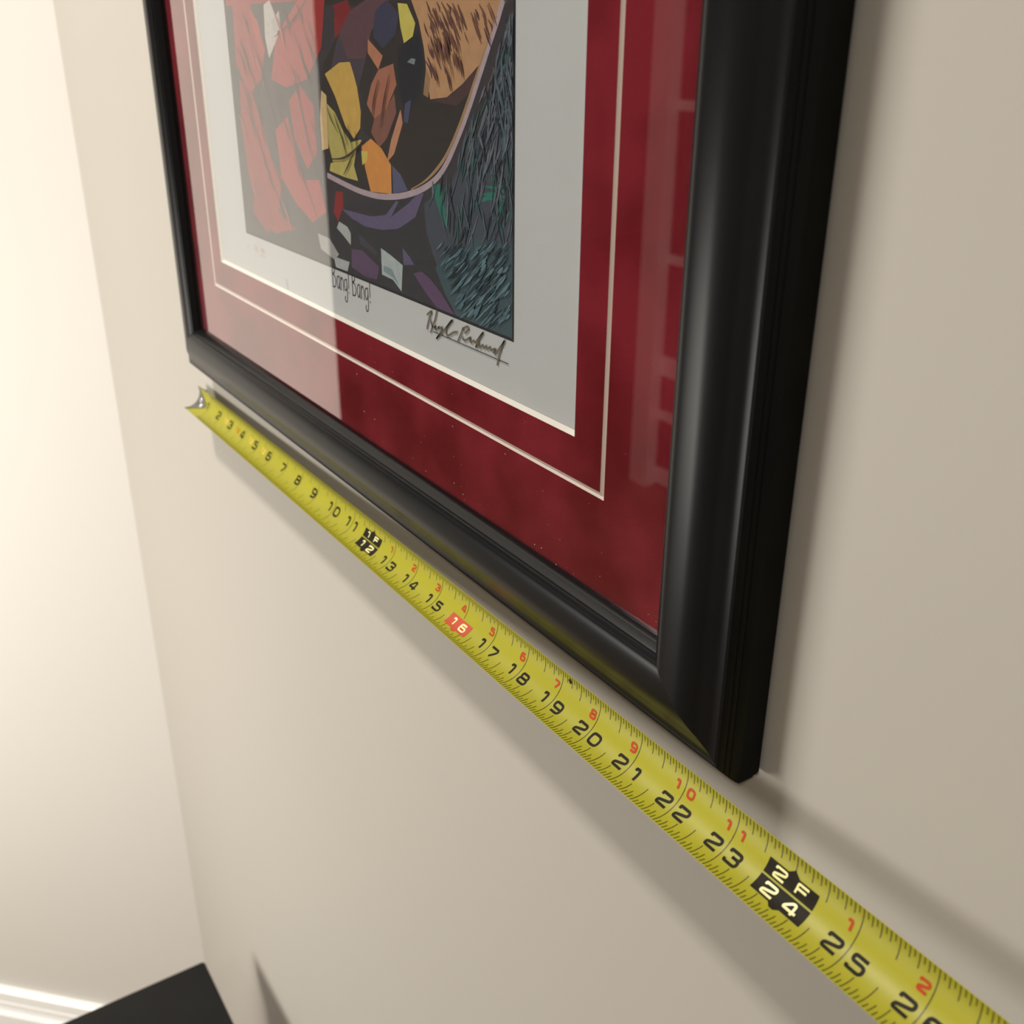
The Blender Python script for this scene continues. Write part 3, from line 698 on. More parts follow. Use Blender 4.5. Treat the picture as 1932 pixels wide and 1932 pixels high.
 ((46,84,82),0.058,[(16.98,9),(17.11,8.74),(17.25,8.49)]),
 ((46,84,82),0.045,[(16.53,8.54),(16.35,8.25),(16.13,7.95)]),
 ((34,40,50),0.047,[(16.98,8.54),(17.04,8.4),(17.12,8.26)]),
 ((46,84,82),0.042,[(17.02,7.49),(17.11,7.31),(17.22,7.13)]),
 ((34,40,50),0.048,[(17.37,9.49),(17.42,9.34),(17.46,9.18)]),
 ((46,84,82),0.049,[(17.44,7.95),(17.42,7.72),(17.39,7.49)]),
 ((84,88,104),0.045,[(16.89,9.06),(16.87,8.91),(16.84,8.75)]),
 ((84,88,104),0.022,[(17.41,9.59),(17.37,9.47),(17.32,9.35)]),
 ((46,84,82),0.034,[(17.27,7.52),(17.14,7.25),(16.98,6.97)]),
 ((34,40,50),0.03,[(17.01,8.22),(16.93,8.07),(16.82,7.91)]),
 ((40,46,56),0.044,[(16.71,8.87),(16.77,8.62),(16.85,8.36)]),
 ((74,92,100),0.052,[(17.43,7.94),(17.48,7.83),(17.48,7.71)]),
 ((104,112,122),0.054,[(15.59,7.3),(15.56,7.04),(15.53,6.78)]),
 ((46,84,82),0.026,[(16.09,7.88),(16.06,7.74),(16.02,7.6)]),
 ((84,88,104),0.03,[(16.35,8.44),(16.24,8.24),(16.1,8.03)]),
 ((34,40,50),0.039,[(17.24,9.39),(17.13,9.16),(16.99,8.94)]),
 ((84,88,104),0.06,[(17.04,8.27),(16.97,8.02),(16.89,7.75)]),
 ((92,100,114),0.044,[(16.19,7.87),(16.2,7.7),(16.21,7.51)]),
 ((74,92,100),0.039,[(17.36,7.95),(17.44,7.8),(17.48,7.64)]),
 ((40,46,56),0.034,[(15.41,7.55),(15.37,7.38),(15.32,7.22)]),
 ((46,84,82),0.056,[(16.02,7.28),(16,7.07),(15.98,6.85)]),
 ((34,40,50),0.032,[(16.96,9.06),(16.86,8.91),(16.75,8.76)]),
 ((74,92,100),0.034,[(16.1,7.39),(16.02,7.17),(15.91,6.94)]),
 ((104,112,122),0.032,[(17.15,9.28),(17.09,9.16),(17.02,9.04)]),
 ((104,112,122),0.042,[(16.98,8.2),(16.82,7.94),(16.62,7.67)]),
 ((92,100,114),0.028,[(17.04,8.72),(16.94,8.54),(16.82,8.36)]),
 ((74,92,100),0.044,[(16.61,7.16),(16.67,6.93),(16.74,6.69)]),
 ((104,112,122),0.023,[(16.95,8.11),(16.95,7.88),(16.95,7.65)]),
 ((104,112,122),0.027,[(17.33,9.72),(17.24,9.52),(17.12,9.32)]),
 ((34,40,50),0.055,[(17.38,9.72),(17.4,9.48),(17.43,9.23)]),
 ((40,46,56),0.037,[(17.11,9.45),(17.19,9.24),(17.28,9.02)]),
 ((92,100,114),0.04,[(16.99,8.96),(17.08,8.75),(17.19,8.55)]),
 ((104,112,122),0.057,[(17.25,8.4),(17.21,8.16),(17.15,7.92)]),
 ((92,100,114),0.023,[(17.43,7.21),(17.4,7.01),(17.35,6.8)]),
 ((92,100,114),0.047,[(17.35,8.55),(17.31,8.34),(17.26,8.12)]),
 ((40,46,56),0.039,[(17.43,9.5),(17.47,9.39),(17.46,9.28)]),
 ((92,100,114),0.035,[(17.14,9.08),(17.17,8.91),(17.21,8.73)]),
 ((34,40,50),0.045,[(16.97,7.73),(17,7.6),(17.03,7.46)]),
 ((92,100,114),0.049,[(16.61,7.81),(16.49,7.51),(16.35,7.21)]),
 ((74,92,100),0.049,[(16.31,7.31),(16.28,7.18),(16.24,7.05)]),
 ((104,112,122),0.027,[(16.52,8.51),(16.35,8.22),(16.15,7.92)]),
 ((34,40,50),0.051,[(16.28,7.49),(16.23,7.22),(16.17,6.95)]),
 ((104,112,122),0.052,[(16.53,8.23),(16.59,8.11),(16.65,8)]),
 ((40,46,56),0.044,[(17.29,8.19),(17.14,7.94),(16.94,7.68)]),
 ((104,112,122),0.035,[(17,8.99),(16.93,8.73),(16.86,8.47)]),
 ((34,40,50),0.031,[(15.66,7.53),(15.67,7.32),(15.7,7.12)]),
 ((92,100,114),0.032,[(17.04,8.67),(17.13,8.43),(17.24,8.19)]),
 ((46,84,82),0.052,[(17.4,9.45),(17.26,9.19),(17.1,8.92)]),
 ((74,92,100),0.042,[(17.19,8.33),(17.18,8.13),(17.16,7.94)]),
 ((40,46,56),0.032,[(15.58,7.44),(15.68,7.18),(15.81,6.93)]),
 ((74,92,100),0.05,[(17.24,9.67),(17.33,9.46),(17.44,9.25)]),
 ((46,84,82),0.023,[(16.23,7.52),(16.26,7.39),(16.3,7.27)]),
 ((34,40,50),0.039,[(17,8.74),(17.04,8.59),(17.09,8.45)]),
 ((104,112,122),0.032,[(16.35,8.15),(16.28,8),(16.18,7.84)]),
 ((40,46,56),0.022,[(16.61,8.2),(16.69,7.96),(16.79,7.71)]),
 ((46,84,82),0.023,[(16.08,6.85),(16.09,6.71),(16.1,6.57)]),
 ((92,100,114),0.058,[(16.39,8.16),(16.28,7.87),(16.14,7.57)]),
 ((92,100,114),0.034,[(17.07,7.68),(16.96,7.38),(16.82,7.07)]),
 ((34,40,50),0.055,[(16.09,6.86),(16.01,6.72),(15.9,6.58)]),
 ((74,92,100),0.046,[(17.4,8.59),(17.25,8.32),(17.05,8.04)]),
 ((40,46,56),0.046,[(16.84,7.18),(16.8,7.05),(16.75,6.91)]),
 ((40,46,56),0.035,[(16.76,7.07),(16.73,6.88),(16.69,6.68)]),
 ((34,40,50),0.022,[(17.27,9.2),(17.33,9.07),(17.39,8.94)]),
 ((74,92,100),0.048,[(16.19,8.25),(16.07,7.96),(15.92,7.66)]),
 ((46,84,82),0.02,[(17.44,8.06),(17.39,7.94),(17.32,7.82)]),
 ((104,112,122),0.024,[(17.3,9.29),(17.27,9.1),(17.23,8.9)]),
 ((40,46,56),0.038,[(16.84,8.94),(16.82,8.82),(16.8,8.69)]),
 ((40,46,56),0.052,[(17.28,7.58),(17.25,7.31),(17.21,7.03)]),
 ((34,40,50),0.056,[(17.36,9.41),(17.37,9.3),(17.38,9.19)]),
 ((46,84,82),0.021,[(17.18,9.45),(17.23,9.34),(17.29,9.22)]),
 ((92,100,114),0.045,[(17.44,9.62),(17.38,9.47),(17.3,9.32)]),
 ((84,88,104),0.03,[(16.35,8.26),(16.24,7.98),(16.1,7.69)]),
 ((34,40,50),0.04,[(17.33,9.75),(17.36,9.61),(17.41,9.47)]),
 ((92,100,114),0.045,[(17.38,8.97),(17.43,8.86),(17.47,8.74)]),
 ((92,100,114),0.03,[(17.31,7.64),(17.37,7.44),(17.44,7.24)]),
 ((40,46,56),0.024,[(17.07,9.28),(17.2,9.02),(17.36,8.76)]),
 ((34,40,50),0.026,[(17.38,9.05),(17.4,8.94),(17.42,8.84)]),
 ((84,88,104),0.02,[(16.66,8.02),(16.64,7.82),(16.61,7.61)]),
 ((84,88,104),0.029,[(16.4,7.41),(16.37,7.26),(16.34,7.1)]),
 ((104,112,122),0.027,[(16.31,8.2),(16.34,8.06),(16.38,7.92)]),
 ((46,84,82),0.031,[(17.24,8.18),(17.28,7.92),(17.34,7.66)]),
 ((74,92,100),0.032,[(17.22,9.27),(17.28,9.06),(17.35,8.84)]),
 ((92,100,114),0.041,[(17.37,9.79),(17.42,9.61),(17.46,9.43)]),
 ((92,100,114),0.021,[(16.83,8.88),(16.92,8.67),(17.03,8.46)]),
 ((40,46,56),0.043,[(16.3,7.16),(16.19,6.85),(16.05,6.54)]),
 ((92,100,114),0.025,[(16,7.29),(16.13,7),(16.29,6.72)]),
 ((104,112,122),0.055,[(17.18,7.85),(17.1,7.57),(17,7.29)]),
 ((104,112,122),0.04,[(17.33,8.26),(17.25,8.09),(17.14,7.93)]),
 ((92,100,114),0.029,[(16.9,8.41),(16.77,8.2),(16.6,7.98)]),
 ((104,112,122),0.038,[(17.34,9.77),(17.33,9.58),(17.31,9.39)]),
 ((92,100,114),0.036,[(17.01,8.55),(16.87,8.31),(16.7,8.05)]),
 ((74,92,100),0.038,[(17.25,9.46),(17.13,9.22),(16.97,8.97)]),
 ((104,112,122),0.037,[(17.41,8.76),(17.42,8.66),(17.42,8.55)]),
 ((46,84,82),0.035,[(16.4,7.39),(16.48,7.21),(16.57,7.03)]),
 ((74,92,100),0.052,[(17.3,8.75),(17.37,8.53),(17.46,8.31)]),
 ((74,92,100),0.026,[(17.08,7.24),(16.91,6.95),(16.7,6.64)]),
 ((92,100,114),0.035,[(16.47,7.89),(16.49,7.61),(16.52,7.34)]),
 ((92,100,114),0.029,[(16.29,8.32),(16.27,8.13),(16.24,7.94)]),
 ((92,100,114),0.052,[(16.85,8.67),(16.8,8.39),(16.74,8.1)]),
 ((34,40,50),0.057,[(17.23,7.35),(17.23,7.23),(17.24,7.12)]),
 ((92,100,114),0.03,[(16.95,8.09),(16.78,7.82),(16.57,7.55)]),
 ((34,40,50),0.034,[(16.78,8.38),(16.68,8.1),(16.55,7.8)]),
 ((84,88,104),0.025,[(15.32,7.07),(15.41,6.84),(15.53,6.61)]),
 ((104,112,122),0.035,[(16.87,8.13),(16.77,7.89),(16.64,7.65)]),
 ((92,100,114),0.03,[(15.88,7.16),(15.93,6.96),(16,6.75)]),
 ((92,100,114),0.057,[(17.14,9.23),(17.14,9.07),(17.14,8.9)]),
 ((38,54,62),0.04,[(17.31,6.63),(17.22,6.56),(17.12,6.49)]),
 ((30,42,50),0.026,[(17.38,6.5),(17.29,6.42),(17.19,6.36)]),
 ((30,42,50),0.041,[(17.15,6.72),(17.04,6.63),(16.92,6.55)]),
 ((84,112,122),0.037,[(17.38,6.22),(17.25,6.1),(17.1,5.99)]),
 ((76,100,118),0.054,[(16.02,5.78),(15.93,5.71),(15.83,5.64)]),
 ((98,128,138),0.031,[(16.71,5.72),(16.56,5.59),(16.38,5.46)]),
 ((98,128,138),0.055,[(16.82,5.98),(16.68,5.86),(16.51,5.74)]),
 ((98,128,138),0.036,[(16.93,6.76),(16.8,6.66),(16.66,6.56)]),
 ((98,128,138),0.048,[(16.71,6.39),(16.64,6.34),(16.56,6.28)]),
 ((76,100,118),0.042,[(16.19,6.3),(16.08,6.21),(15.96,6.13)]),
 ((98,128,138),0.035,[(16.18,6.17),(16.01,6.04),(15.82,5.91)]),
 ((98,128,138),0.043,[(16.55,6.34),(16.39,6.21),(16.2,6.08)]),
 ((38,54,62),0.028,[(17.12,6.41),(16.97,6.28),(16.79,6.15)]),
 ((30,42,50),0.03,[(17.25,6.31),(17.2,6.26),(17.14,6.22)]),
 ((76,100,118),0.049,[(16.71,6.36),(16.6,6.26),(16.48,6.18)]),
 ((38,54,62),0.038,[(16.47,6.17),(16.41,6.12),(16.34,6.07)]),
 ((98,128,138),0.035,[(15.4,6.53),(15.3,6.45),(15.19,6.39)]),
 ((84,112,122),0.059,[(16.63,6.23),(16.5,6.12),(16.35,6.02)]),
 ((76,100,118),0.034,[(16.45,6.09),(16.31,5.98),(16.14,5.86)]),
 ((38,54,62),0.035,[(17.1,6.16),(17.03,6.09),(16.95,6.03)]),
 ((38,54,62),0.048,[(15.99,6.53),(15.91,6.47),(15.81,6.41)]),
 ((98,128,138),0.045,[(17.39,5.86),(17.23,5.71),(17.05,5.57)]),
 ((84,112,122),0.036,[(17.1,6.16),(17.03,6.1),(16.94,6.03)]),
 ((76,100,118),0.06,[(16.53,6.63),(16.46,6.58),(16.38,6.53)]),
 ((30,42,50),0.057,[(16.37,5.7),(16.22,5.57),(16.04,5.44)]),
 ((30,42,50),0.028,[(15.75,6.08),(15.69,6.03),(15.62,5.99)]),
 ((76,100,118),0.041,[(16.65,6.12),(16.56,6.04),(16.46,5.97)]),
 ((84,112,122),0.026,[(15.79,6.42),(15.64,6.3),(15.47,6.19)]),
 ((84,112,122),0.058,[(16.03,5.66),(15.95,5.6),(15.87,5.54)]),
 ((30,42,50),0.046,[(16.5,6.1),(16.38,6),(16.25,5.91)]),
 ((84,112,122),0.034,[(16.76,5.9),(16.68,5.84),(16.6,5.78)]),
 ((76,100,118),0.023,[(15.95,6.41),(15.88,6.35),(15.79,6.3)]),
 ((84,112,122),0.056,[(16.69,6.5),(16.63,6.45),(16.57,6.41)]),
 ((76,100,118),0.03,[(17.34,6.14),(17.23,6.04),(17.11,5.96)]),
 ((84,112,122),0.033,[(15.75,6.31),(15.61,6.2),(15.44,6.09)]),
 ((76,100,118),0.03,[(17.15,5.71),(17.07,5.63),(16.96,5.55)]),
 ((98,128,138),0.047,[(17.38,5.77),(17.32,5.72),(17.25,5.67)]),
 ((98,128,138),0.021,[(16.44,5.97),(16.33,5.88),(16.21,5.79)]),
 ((98,128,138),0.027,[(16.08,5.53),(15.99,5.46),(15.9,5.39)]),
 ((98,128,138),0.046,[(16.48,6.56),(16.38,6.47),(16.25,6.39)]),
 ((38,54,62),0.029,[(16.38,6),(16.26,5.9),(16.13,5.8)]),
 ((84,112,122),0.03,[(16.73,6.69),(16.63,6.62),(16.52,6.54)]),
 ((84,112,122),0.042,[(15.77,6.43),(15.64,6.32),(15.47,6.22)]),
 ((38,54,62),0.034,[(17.06,6.23),(16.98,6.16),(16.88,6.09)]),
 ((84,112,122),0.032,[(16.45,5.79),(16.26,5.63),(16.04,5.48)]),
 ((84,112,122),0.058,[(16.01,6.03),(15.83,5.88),(15.62,5.74)]),
 ((76,100,118),0.026,[(17.06,5.9),(17,5.85),(16.94,5.8)]),
 ((84,112,122),0.033,[(16.82,6.73),(16.68,6.62),(16.51,6.51)]),
 ((30,42,50),0.049,[(16.51,6.26),(16.41,6.18),(16.3,6.11)]),
 ((98,128,138),0.031,[(15.95,6.51),(15.78,6.38),(15.57,6.25)]),
 ((84,112,122),0.057,[(17.25,6.33),(17.1,6.21),(16.93,6.09)]),
 ((38,54,62),0.056,[(16.16,6.43),(16,6.3),(15.8,6.17)]),
 ((98,128,138),0.034,[(16.81,6.72),(16.7,6.63),(16.57,6.54)]),
 ((76,100,118),0.049,[(16.07,5.84),(15.99,5.78),(15.91,5.72)]),
 ((84,112,122),0.037,[(15.88,5.7),(15.82,5.64),(15.74,5.59)]),
 ((76,100,118),0.054,[(16.8,6.07),(16.62,5.92),(16.42,5.78)]),
 ((98,128,138),0.047,[(16.95,6.08),(16.86,6.01),(16.76,5.94)]),
 ((38,54,62),0.056,[(17.3,6.14),(17.24,6.08),(17.16,6.03)]),
 ((84,112,122),0.047,[(16.83,5.68),(16.68,5.55),(16.51,5.42)]),
 ((38,54,62),0.05,[(15.99,6.58),(15.82,6.45),(15.63,6.33)]),
 ((76,100,118),0.053,[(16.8,6.64),(16.7,6.56),(16.58,6.48)]),
 ((98,128,138),0.04,[(17.28,6.32),(17.15,6.2),(16.99,6.09)]),
 ((84,112,122),0.04,[(16.14,5.79),(15.99,5.67),(15.81,5.54)]),
 ((76,100,118),0.03,[(17.31,6.6),(17.16,6.47),(16.99,6.35)]),
 ((76,100,118),0.03,[(17.35,6.18),(17.22,6.07),(17.08,5.96)]),
 ((98,128,138),0.047,[(16.69,6.62),(16.62,6.56),(16.53,6.51)]),
 ((98,128,138),0.025,[(15.94,6.32),(15.81,6.22),(15.65,6.12)]),
 ((84,112,122),0.044,[(16.93,5.99),(16.86,5.93),(16.78,5.87)]),
 ((98,128,138),0.05,[(16.71,6.44),(16.64,6.39),(16.56,6.33)]),
 ((98,128,138),0.054,[(16.77,6.54),(16.64,6.43),(16.48,6.33)]),
 ((30,42,50),0.034,[(15.97,6.11),(15.81,5.98),(15.63,5.86)]),
 ((84,112,122),0.024,[(15.53,6.29),(15.43,6.21),(15.31,6.14)]),
 ((98,128,138),0.039,[(17.33,6.46),(17.26,6.4),(17.18,6.35)]),
 ((30,42,50),0.039,[(15.87,6.15),(15.8,6.09),(15.72,6.04)]),
 ((98,128,138),0.058,[(16.94,6.37),(16.85,6.3),(16.75,6.23)]),
 ((38,54,62),0.057,[(17.04,6.2),(16.95,6.12),(16.85,6.04)]),
 ((38,54,62),0.046,[(16.82,5.96),(16.65,5.81),(16.44,5.67)]),
 ((98,128,138),0.054,[(16.91,6.67),(16.85,6.62),(16.79,6.58)]),
 ((84,112,122),0.024,[(15.86,6.23),(15.71,6.11),(15.53,6)]),
 ((98,128,138),0.027,[(16.34,5.78),(16.2,5.66),(16.03,5.54)]),
 ((76,100,118),0.057,[(16.41,5.66),(16.3,5.56),(16.18,5.47)]),
 ((30,42,50),0.043,[(16.31,5.62),(16.25,5.56),(16.17,5.51)]),
 ((30,42,50),0.058,[(17.12,6.04),(16.98,5.92),(16.82,5.8)]),
 ((38,54,62),0.044,[(16.56,6.1),(16.48,6.04),(16.39,5.98)]),
 ((84,112,122),0.038,[(15.99,5.83),(15.9,5.76),(15.8,5.68)]),
 ((30,42,50),0.021,[(15.96,6.07),(15.8,5.94),(15.61,5.81)]),
 ((84,112,122),0.031,[(17.14,6.07),(17.03,5.96),(16.89,5.87)]),
 ((38,54,62),0.023,[(16.64,5.91),(16.53,5.81),(16.41,5.72)]),
 ((84,112,122),0.035,[(17.31,6.81),(17.24,6.75),(17.16,6.7)]),
 ((76,100,118),0.028,[(17.01,6.77),(16.87,6.66),(16.72,6.56)]),
 ((76,100,118),0.056,[(16.03,6.53),(15.9,6.43),(15.76,6.34)]),
 ((76,100,118),0.023,[(17.37,5.8),(17.2,5.65),(17,5.5)]),
 ((38,54,62),0.043,[(17.01,5.79),(16.91,5.71),(16.8,5.63)]),
 ((84,112,122),0.032,[(16.29,6.15),(16.14,6.03),(15.97,5.91)]),
 ((84,112,122),0.029,[(17.2,6.4),(17.15,6.35),(17.08,6.31)]),
 ((76,100,118),0.035,[(16.95,5.87),(16.87,5.81),(16.79,5.75)]),
 ((76,100,118),0.038,[(16.45,5.97),(16.32,5.87),(16.17,5.76)]),
 ((84,112,122),0.042,[(15.92,6.29),(15.72,6.13),(15.49,5.98)]),
 ((30,42,50),0.028,[(17.13,6.66),(17.05,6.6),(16.96,6.53)]),
 ((98,128,138),0.029,[(16.96,5.96),(16.88,5.89),(16.78,5.82)]),
 ((76,100,118),0.04,[(16.27,6.58),(16.1,6.44),(15.89,6.31)]),
 ((76,100,118),0.024,[(17.33,5.82),(17.2,5.71),(17.06,5.6)]),
 ((84,112,122),0.043,[(16.52,5.67),(16.44,5.6),(16.35,5.54)]),
 ((30,42,50),0.048,[(15.82,6.53),(15.71,6.44),(15.58,6.36)]),
 ((84,112,122),0.037,[(16.68,5.54),(16.61,5.48),(16.52,5.42)]),
 ((84,112,122),0.035,[(17.27,6.15),(17.11,6.01),(16.93,5.88)]),
 ((30,42,50),0.053,[(17.13,5.78),(16.99,5.65),(16.82,5.52)]),
 ((38,54,62),0.049,[(16.15,6.5),(15.99,6.37),(15.81,6.25)]),
 ((76,100,118),0.033,[(16.61,6.67),(16.54,6.61),(16.46,6.56)]),
 ((30,42,50),0.054,[(16.17,6.35),(16.02,6.23),(15.84,6.11)]),
 ((30,42,50),0.023,[(15.91,5.87),(15.85,5.82),(15.78,5.77)]),
 ((76,100,118),0.055,[(16.95,5.7),(16.78,5.56),(16.6,5.42)]),
 ((98,128,138),0.021,[(16.9,6.11),(16.74,5.97),(16.56,5.84)]),
 ((30,42,50),0.052,[(15.82,6.17),(15.69,6.06),(15.53,5.96)]),
 ((76,100,118),0.036,[(15.68,6.54),(15.5,6.4),(15.29,6.27)]),
 ((30,42,50),0.034,[(17.18,6.34),(17.06,6.23),(16.91,6.12)]),
 ((76,100,118),0.022,[(16.24,6),(16.16,5.94),(16.07,5.88)]),
 ((76,100,118),0.039,[(16.15,6.44),(16.03,6.34),(15.89,6.25)]),
 ((76,100,118),0.022,[(16.06,6.03),(15.96,5.95),(15.85,5.88)]),
 ((38,54,62),0.023,[(16.77,6.57),(16.68,6.49),(16.58,6.43)]),
 ((84,112,122),0.051,[(17.27,5.72),(17.21,5.66),(17.14,5.61)]),
 ((38,54,62),0.052,[(16.83,5.98),(16.73,5.89),(16.61,5.81)]),
 ((30,42,50),0.032,[(17.03,6.5),(16.96,6.44),(16.88,6.38)]),
 ((84,112,122),0.034,[(17.02,5.86),(16.91,5.75),(16.77,5.65)]),
 ((38,54,62),0.047,[(16.42,6.01),(16.35,5.95),(16.28,5.9)]),
 ((84,112,122),0.052,[(17.11,5.72),(16.99,5.62),(16.86,5.52)]),
 ((98,128,138),0.043,[(16.95,5.68),(16.85,5.59),(16.73,5.5)]),
 ((38,54,62),0.049,[(15.83,6.22),(15.76,6.17),(15.68,6.11)]),
 ((38,54,62),0.023,[(16.61,6.41),(16.46,6.3),(16.3,6.18)]),
 ((38,54,62),0.043,[(17.26,6.59),(17.14,6.49),(17,6.39)]),
 ((98,128,138),0.033,[(17.18,6.29),(17.12,6.24),(17.05,6.19)]),
 ((84,112,122),0.045,[(17.21,6.6),(17.09,6.5),(16.96,6.41)]),
 ((98,128,138),0.028,[(15.46,6.24),(15.4,6.19),(15.32,6.14)]),
 ((84,112,122),0.03,[(17.19,6.08),(17.06,5.97),(16.91,5.86)]),
 ((30,42,50),0.052,[(15.57,6.49),(15.51,6.44),(15.43,6.39)]),
 ((84,112,122),0.031,[(16.47,5.6),(16.39,5.54),(16.31,5.47)]),
 ((30,42,50),0.046,[(15.99,6.59),(15.81,6.45),(15.6,6.32)]),
 ((30,42,50),0.055,[(16.85,6.26),(16.75,6.18),(16.64,6.1)]),
 ((98,128,138),0.055,[(17.39,5.91),(17.29,5.82),(17.17,5.74)]),
 ((38,54,62),0.022,[(15.98,6.59),(15.83,6.48),(15.66,6.37)]),
 ((30,42,50),0.021,[(16.97,6.03),(16.87,5.95),(16.77,5.87)]),
 ((38,54,62),0.053,[(16.51,6.45),(16.34,6.31),(16.15,6.18)]),
 ((76,100,118),0.026,[(16.6,6.2),(16.47,6.09),(16.31,5.98)]),
 ((76,100,118),0.03,[(16.85,5.55),(16.76,5.47),(16.66,5.4)]),
 ((38,54,62),0.046,[(17.05,5.92),(16.9,5.79),(16.72,5.66)]),
 ((38,54,62),0.041,[(16.93,6.1),(16.8,5.99),(16.66,5.89)]),
 ((38,54,62),0.026,[(16.82,6.17),(16.67,6.04),(16.49,5.92)]),
 ((30,42,50),0.045,[(16.44,5.91),(16.25,5.75),(16.03,5.6)]),
 ((84,112,122),0.03,[(16.51,6.55),(16.42,6.49),(16.33,6.43)]),
 ((84,112,122),0.041,[(16.99,6.04),(16.82,5.9),(16.63,5.76)]),
 ((98,128,138),0.029,[(16.89,6.34),(16.78,6.25),(16.65,6.16)]),
 ((84,112,122),0.033,[(17.27,5.72),(17.17,5.63),(17.06,5.54)]),
 ((38,54,62),0.022,[(16.7,6.65),(16.59,6.57),(16.47,6.49)]),
 ((84,112,122),0.021,[(16.43,5.99),(16.25,5.84),(16.04,5.69)]),
 ((38,54,62),0.028,[(16.82,6.72),(16.73,6.66),(16.64,6.59)]),
 ((98,128,138),0.029,[(16.88,5.83),(16.78,5.75),(16.68,5.67)]),
 ((98,128,138),0.055,[(16.35,5.65),(16.25,5.56),(16.13,5.47)]),
 ((98,128,138),0.028,[(16.1,6.33),(15.96,6.22),(15.8,6.11)]),
 ((38,54,62),0.022,[(16.97,6.71),(16.81,6.58),(16.63,6.46)]),
 ((84,112,122),0.06,[(16.57,5.75),(16.46,5.65),(16.32,5.56)]),
 ((30,42,50),0.025,[(15.52,6.18),(15.44,6.11),(15.35,6.06)]),
 ((84,112,122),0.039,[(16.49,6.33),(16.39,6.25),(16.27,6.17)]),
 ((98,128,138),0.055,[(16.36,6.19),(16.22,6.07),(16.05,5.96)]),
 ((76,100,118),0.044,[(16.95,5.81),(16.9,5.75),(16.83,5.71)]),
 ((30,42,50),0.06,[(16.92,6.07),(16.77,5.94),(16.6,5.82)]),
 ((98,128,138),0.059,[(17.19,6.43),(17.12,6.37),(17.04,6.32)]),
 ((30,42,50),0.041,[(16.8,6.09),(16.68,5.98),(16.53,5.88)]),
 ((84,112,122),0.054,[(17.34,5.83),(17.28,5.77),(17.22,5.72)]),
 ((38,54,62),0.048,[(17.33,5.88),(17.25,5.81),(17.16,5.74)]),
 ((98,128,138),0.059,[(16.69,5.93),(16.56,5.82),(16.42,5.71)]),
 ((38,54,62),0.042,[(17.01,5.72),(16.91,5.62),(16.79,5.53)]),
 ((30,42,50),0.03,[(17.14,5.73),(16.97,5.58),(16.78,5.44)]),
 ((98,128,138),0.06,[(17.38,6.24),(17.25,6.12),(17.09,6.01)]),
 ((76,100,118),0.051,[(16.92,5.76),(16.86,5.7),(16.79,5.65)]),
 ((38,54,62),0.038,[(16.77,6.35),(16.64,6.25),(16.5,6.15)]),
 ((98,128,138),0.04,[(16.54,6),(16.4,5.88),(16.24,5.76)]),
 ((98,128,138),0.034,[(17.39,6.13),(17.31,6.07),(17.22,6)]),
 ((38,54,62),0.023,[(17.35,6.75),(17.27,6.68),(17.18,6.62)]),
 ((38,54,62),0.03,[(16.92,5.79),(16.75,5.64),(16.54,5.49)]),
 ((76,100,118),0.039,[(17.21,5.8),(17.11,5.71),(17,5.63)]),
 ((38,54,62),0.03,[(16.61,6.07),(16.49,5.96),(16.34,5.86)]),
 ((30,42,50),0.033,[(17.07,6.58),(16.96,6.49),(16.83,6.4)]),
 ((98,128,138),0.026,[(17.16,6.37),(17.06,6.28),(16.94,6.2)]),
 ((76,100,118),0.041,[(15.65,6.26),(15.54,6.17),(15.41,6.08)]),
 ((84,112,122),0.02,[(17.07,6.21),(16.92,6.09),(16.75,5.96)]),
 ((40,34,36),0.03,[(11.19,8.35),(11.34,8.13),(11.63,7.92)]),
 ((40,34,36),0.03,[(11.49,8.26),(11.61,8.05),(11.82,7.83)]),
 ((40,34,36),0.03,[(11.78,8.17),(11.87,7.97),(12.01,7.73)]),
 ((40,34,36),0.03,[(12.07,8.08),(12.12,7.9),(12.2,7.64)]),
 ((40,34,36),0.03,[(12.36,7.99),(12.38,7.82),(12.38,7.55)]),
 ((64,56,44),0.05,[(11.08,7.42),(11.8,7.48),(12.31,7.67),(12.73,7.89)]),
 ((64,56,44),0.04,[(11.76,7.2),(12.01,7.41),(12.22,7.61)]),
 ((64,56,44),0.04,[(11.65,8.01),(11.84,7.76),(11.94,7.53)]),
 ((70,40,38),0.04,[(13.36,8.86),(13.13,8.53),(13.05,8.19)]),
 ((70,40,38),0.04,[(13.76,8.95),(13.52,8.54),(13.36,8.12)]),
 ((30,30,36),0.04,[(9.8,8.66),(10.06,8.01),(10.53,7.08)]),
 ((60,24,28),0.05,[(7.09,8.26),(7.74,7.13),(8.66,5.94)]),
 ((60,24,28),0.05,[(8.91,9.5),(9.9,9.77),(10.59,10.11)]),
 ((60,24,28),0.04,[(9.11,7.96),(9.79,7.01),(10.38,6.27)]),
 ((60,40,46),0.067,[(6.91,8.17),(7.23,7.85),(7.34,7.52)]),
 ((74,30,36),0.07,[(10.14,9.18),(10.39,8.92),(10.48,8.66)]),
 ((60,40,46),0.094,[(6.92,9.44),(7.24,9.11),(7.35,8.78)]),
 ((172,78,74),0.09,[(7.78,9.1),(8.02,8.85),(8.11,8.59)]),
 ((60,40,46),0.094,[(7.35,8.46),(7.69,8.11),(7.81,7.76)]),
 ((60,40,46),0.098,[(9.71,8.72),(9.85,8.58),(9.91,8.43)]),
 ((96,34,38),0.057,[(8.25,7.75),(8.45,7.54),(8.53,7.33)]),
 ((60,40,46),0.034,[(8.62,6.47),(8.81,6.28),(8.88,6.08)]),
 ((172,78,74),0.057,[(6.83,6.56),(7.01,6.38),(7.07,6.2)]),
 ((74,30,36),0.038,[(8.79,8.23),(9.13,7.87),(9.26,7.5)]),
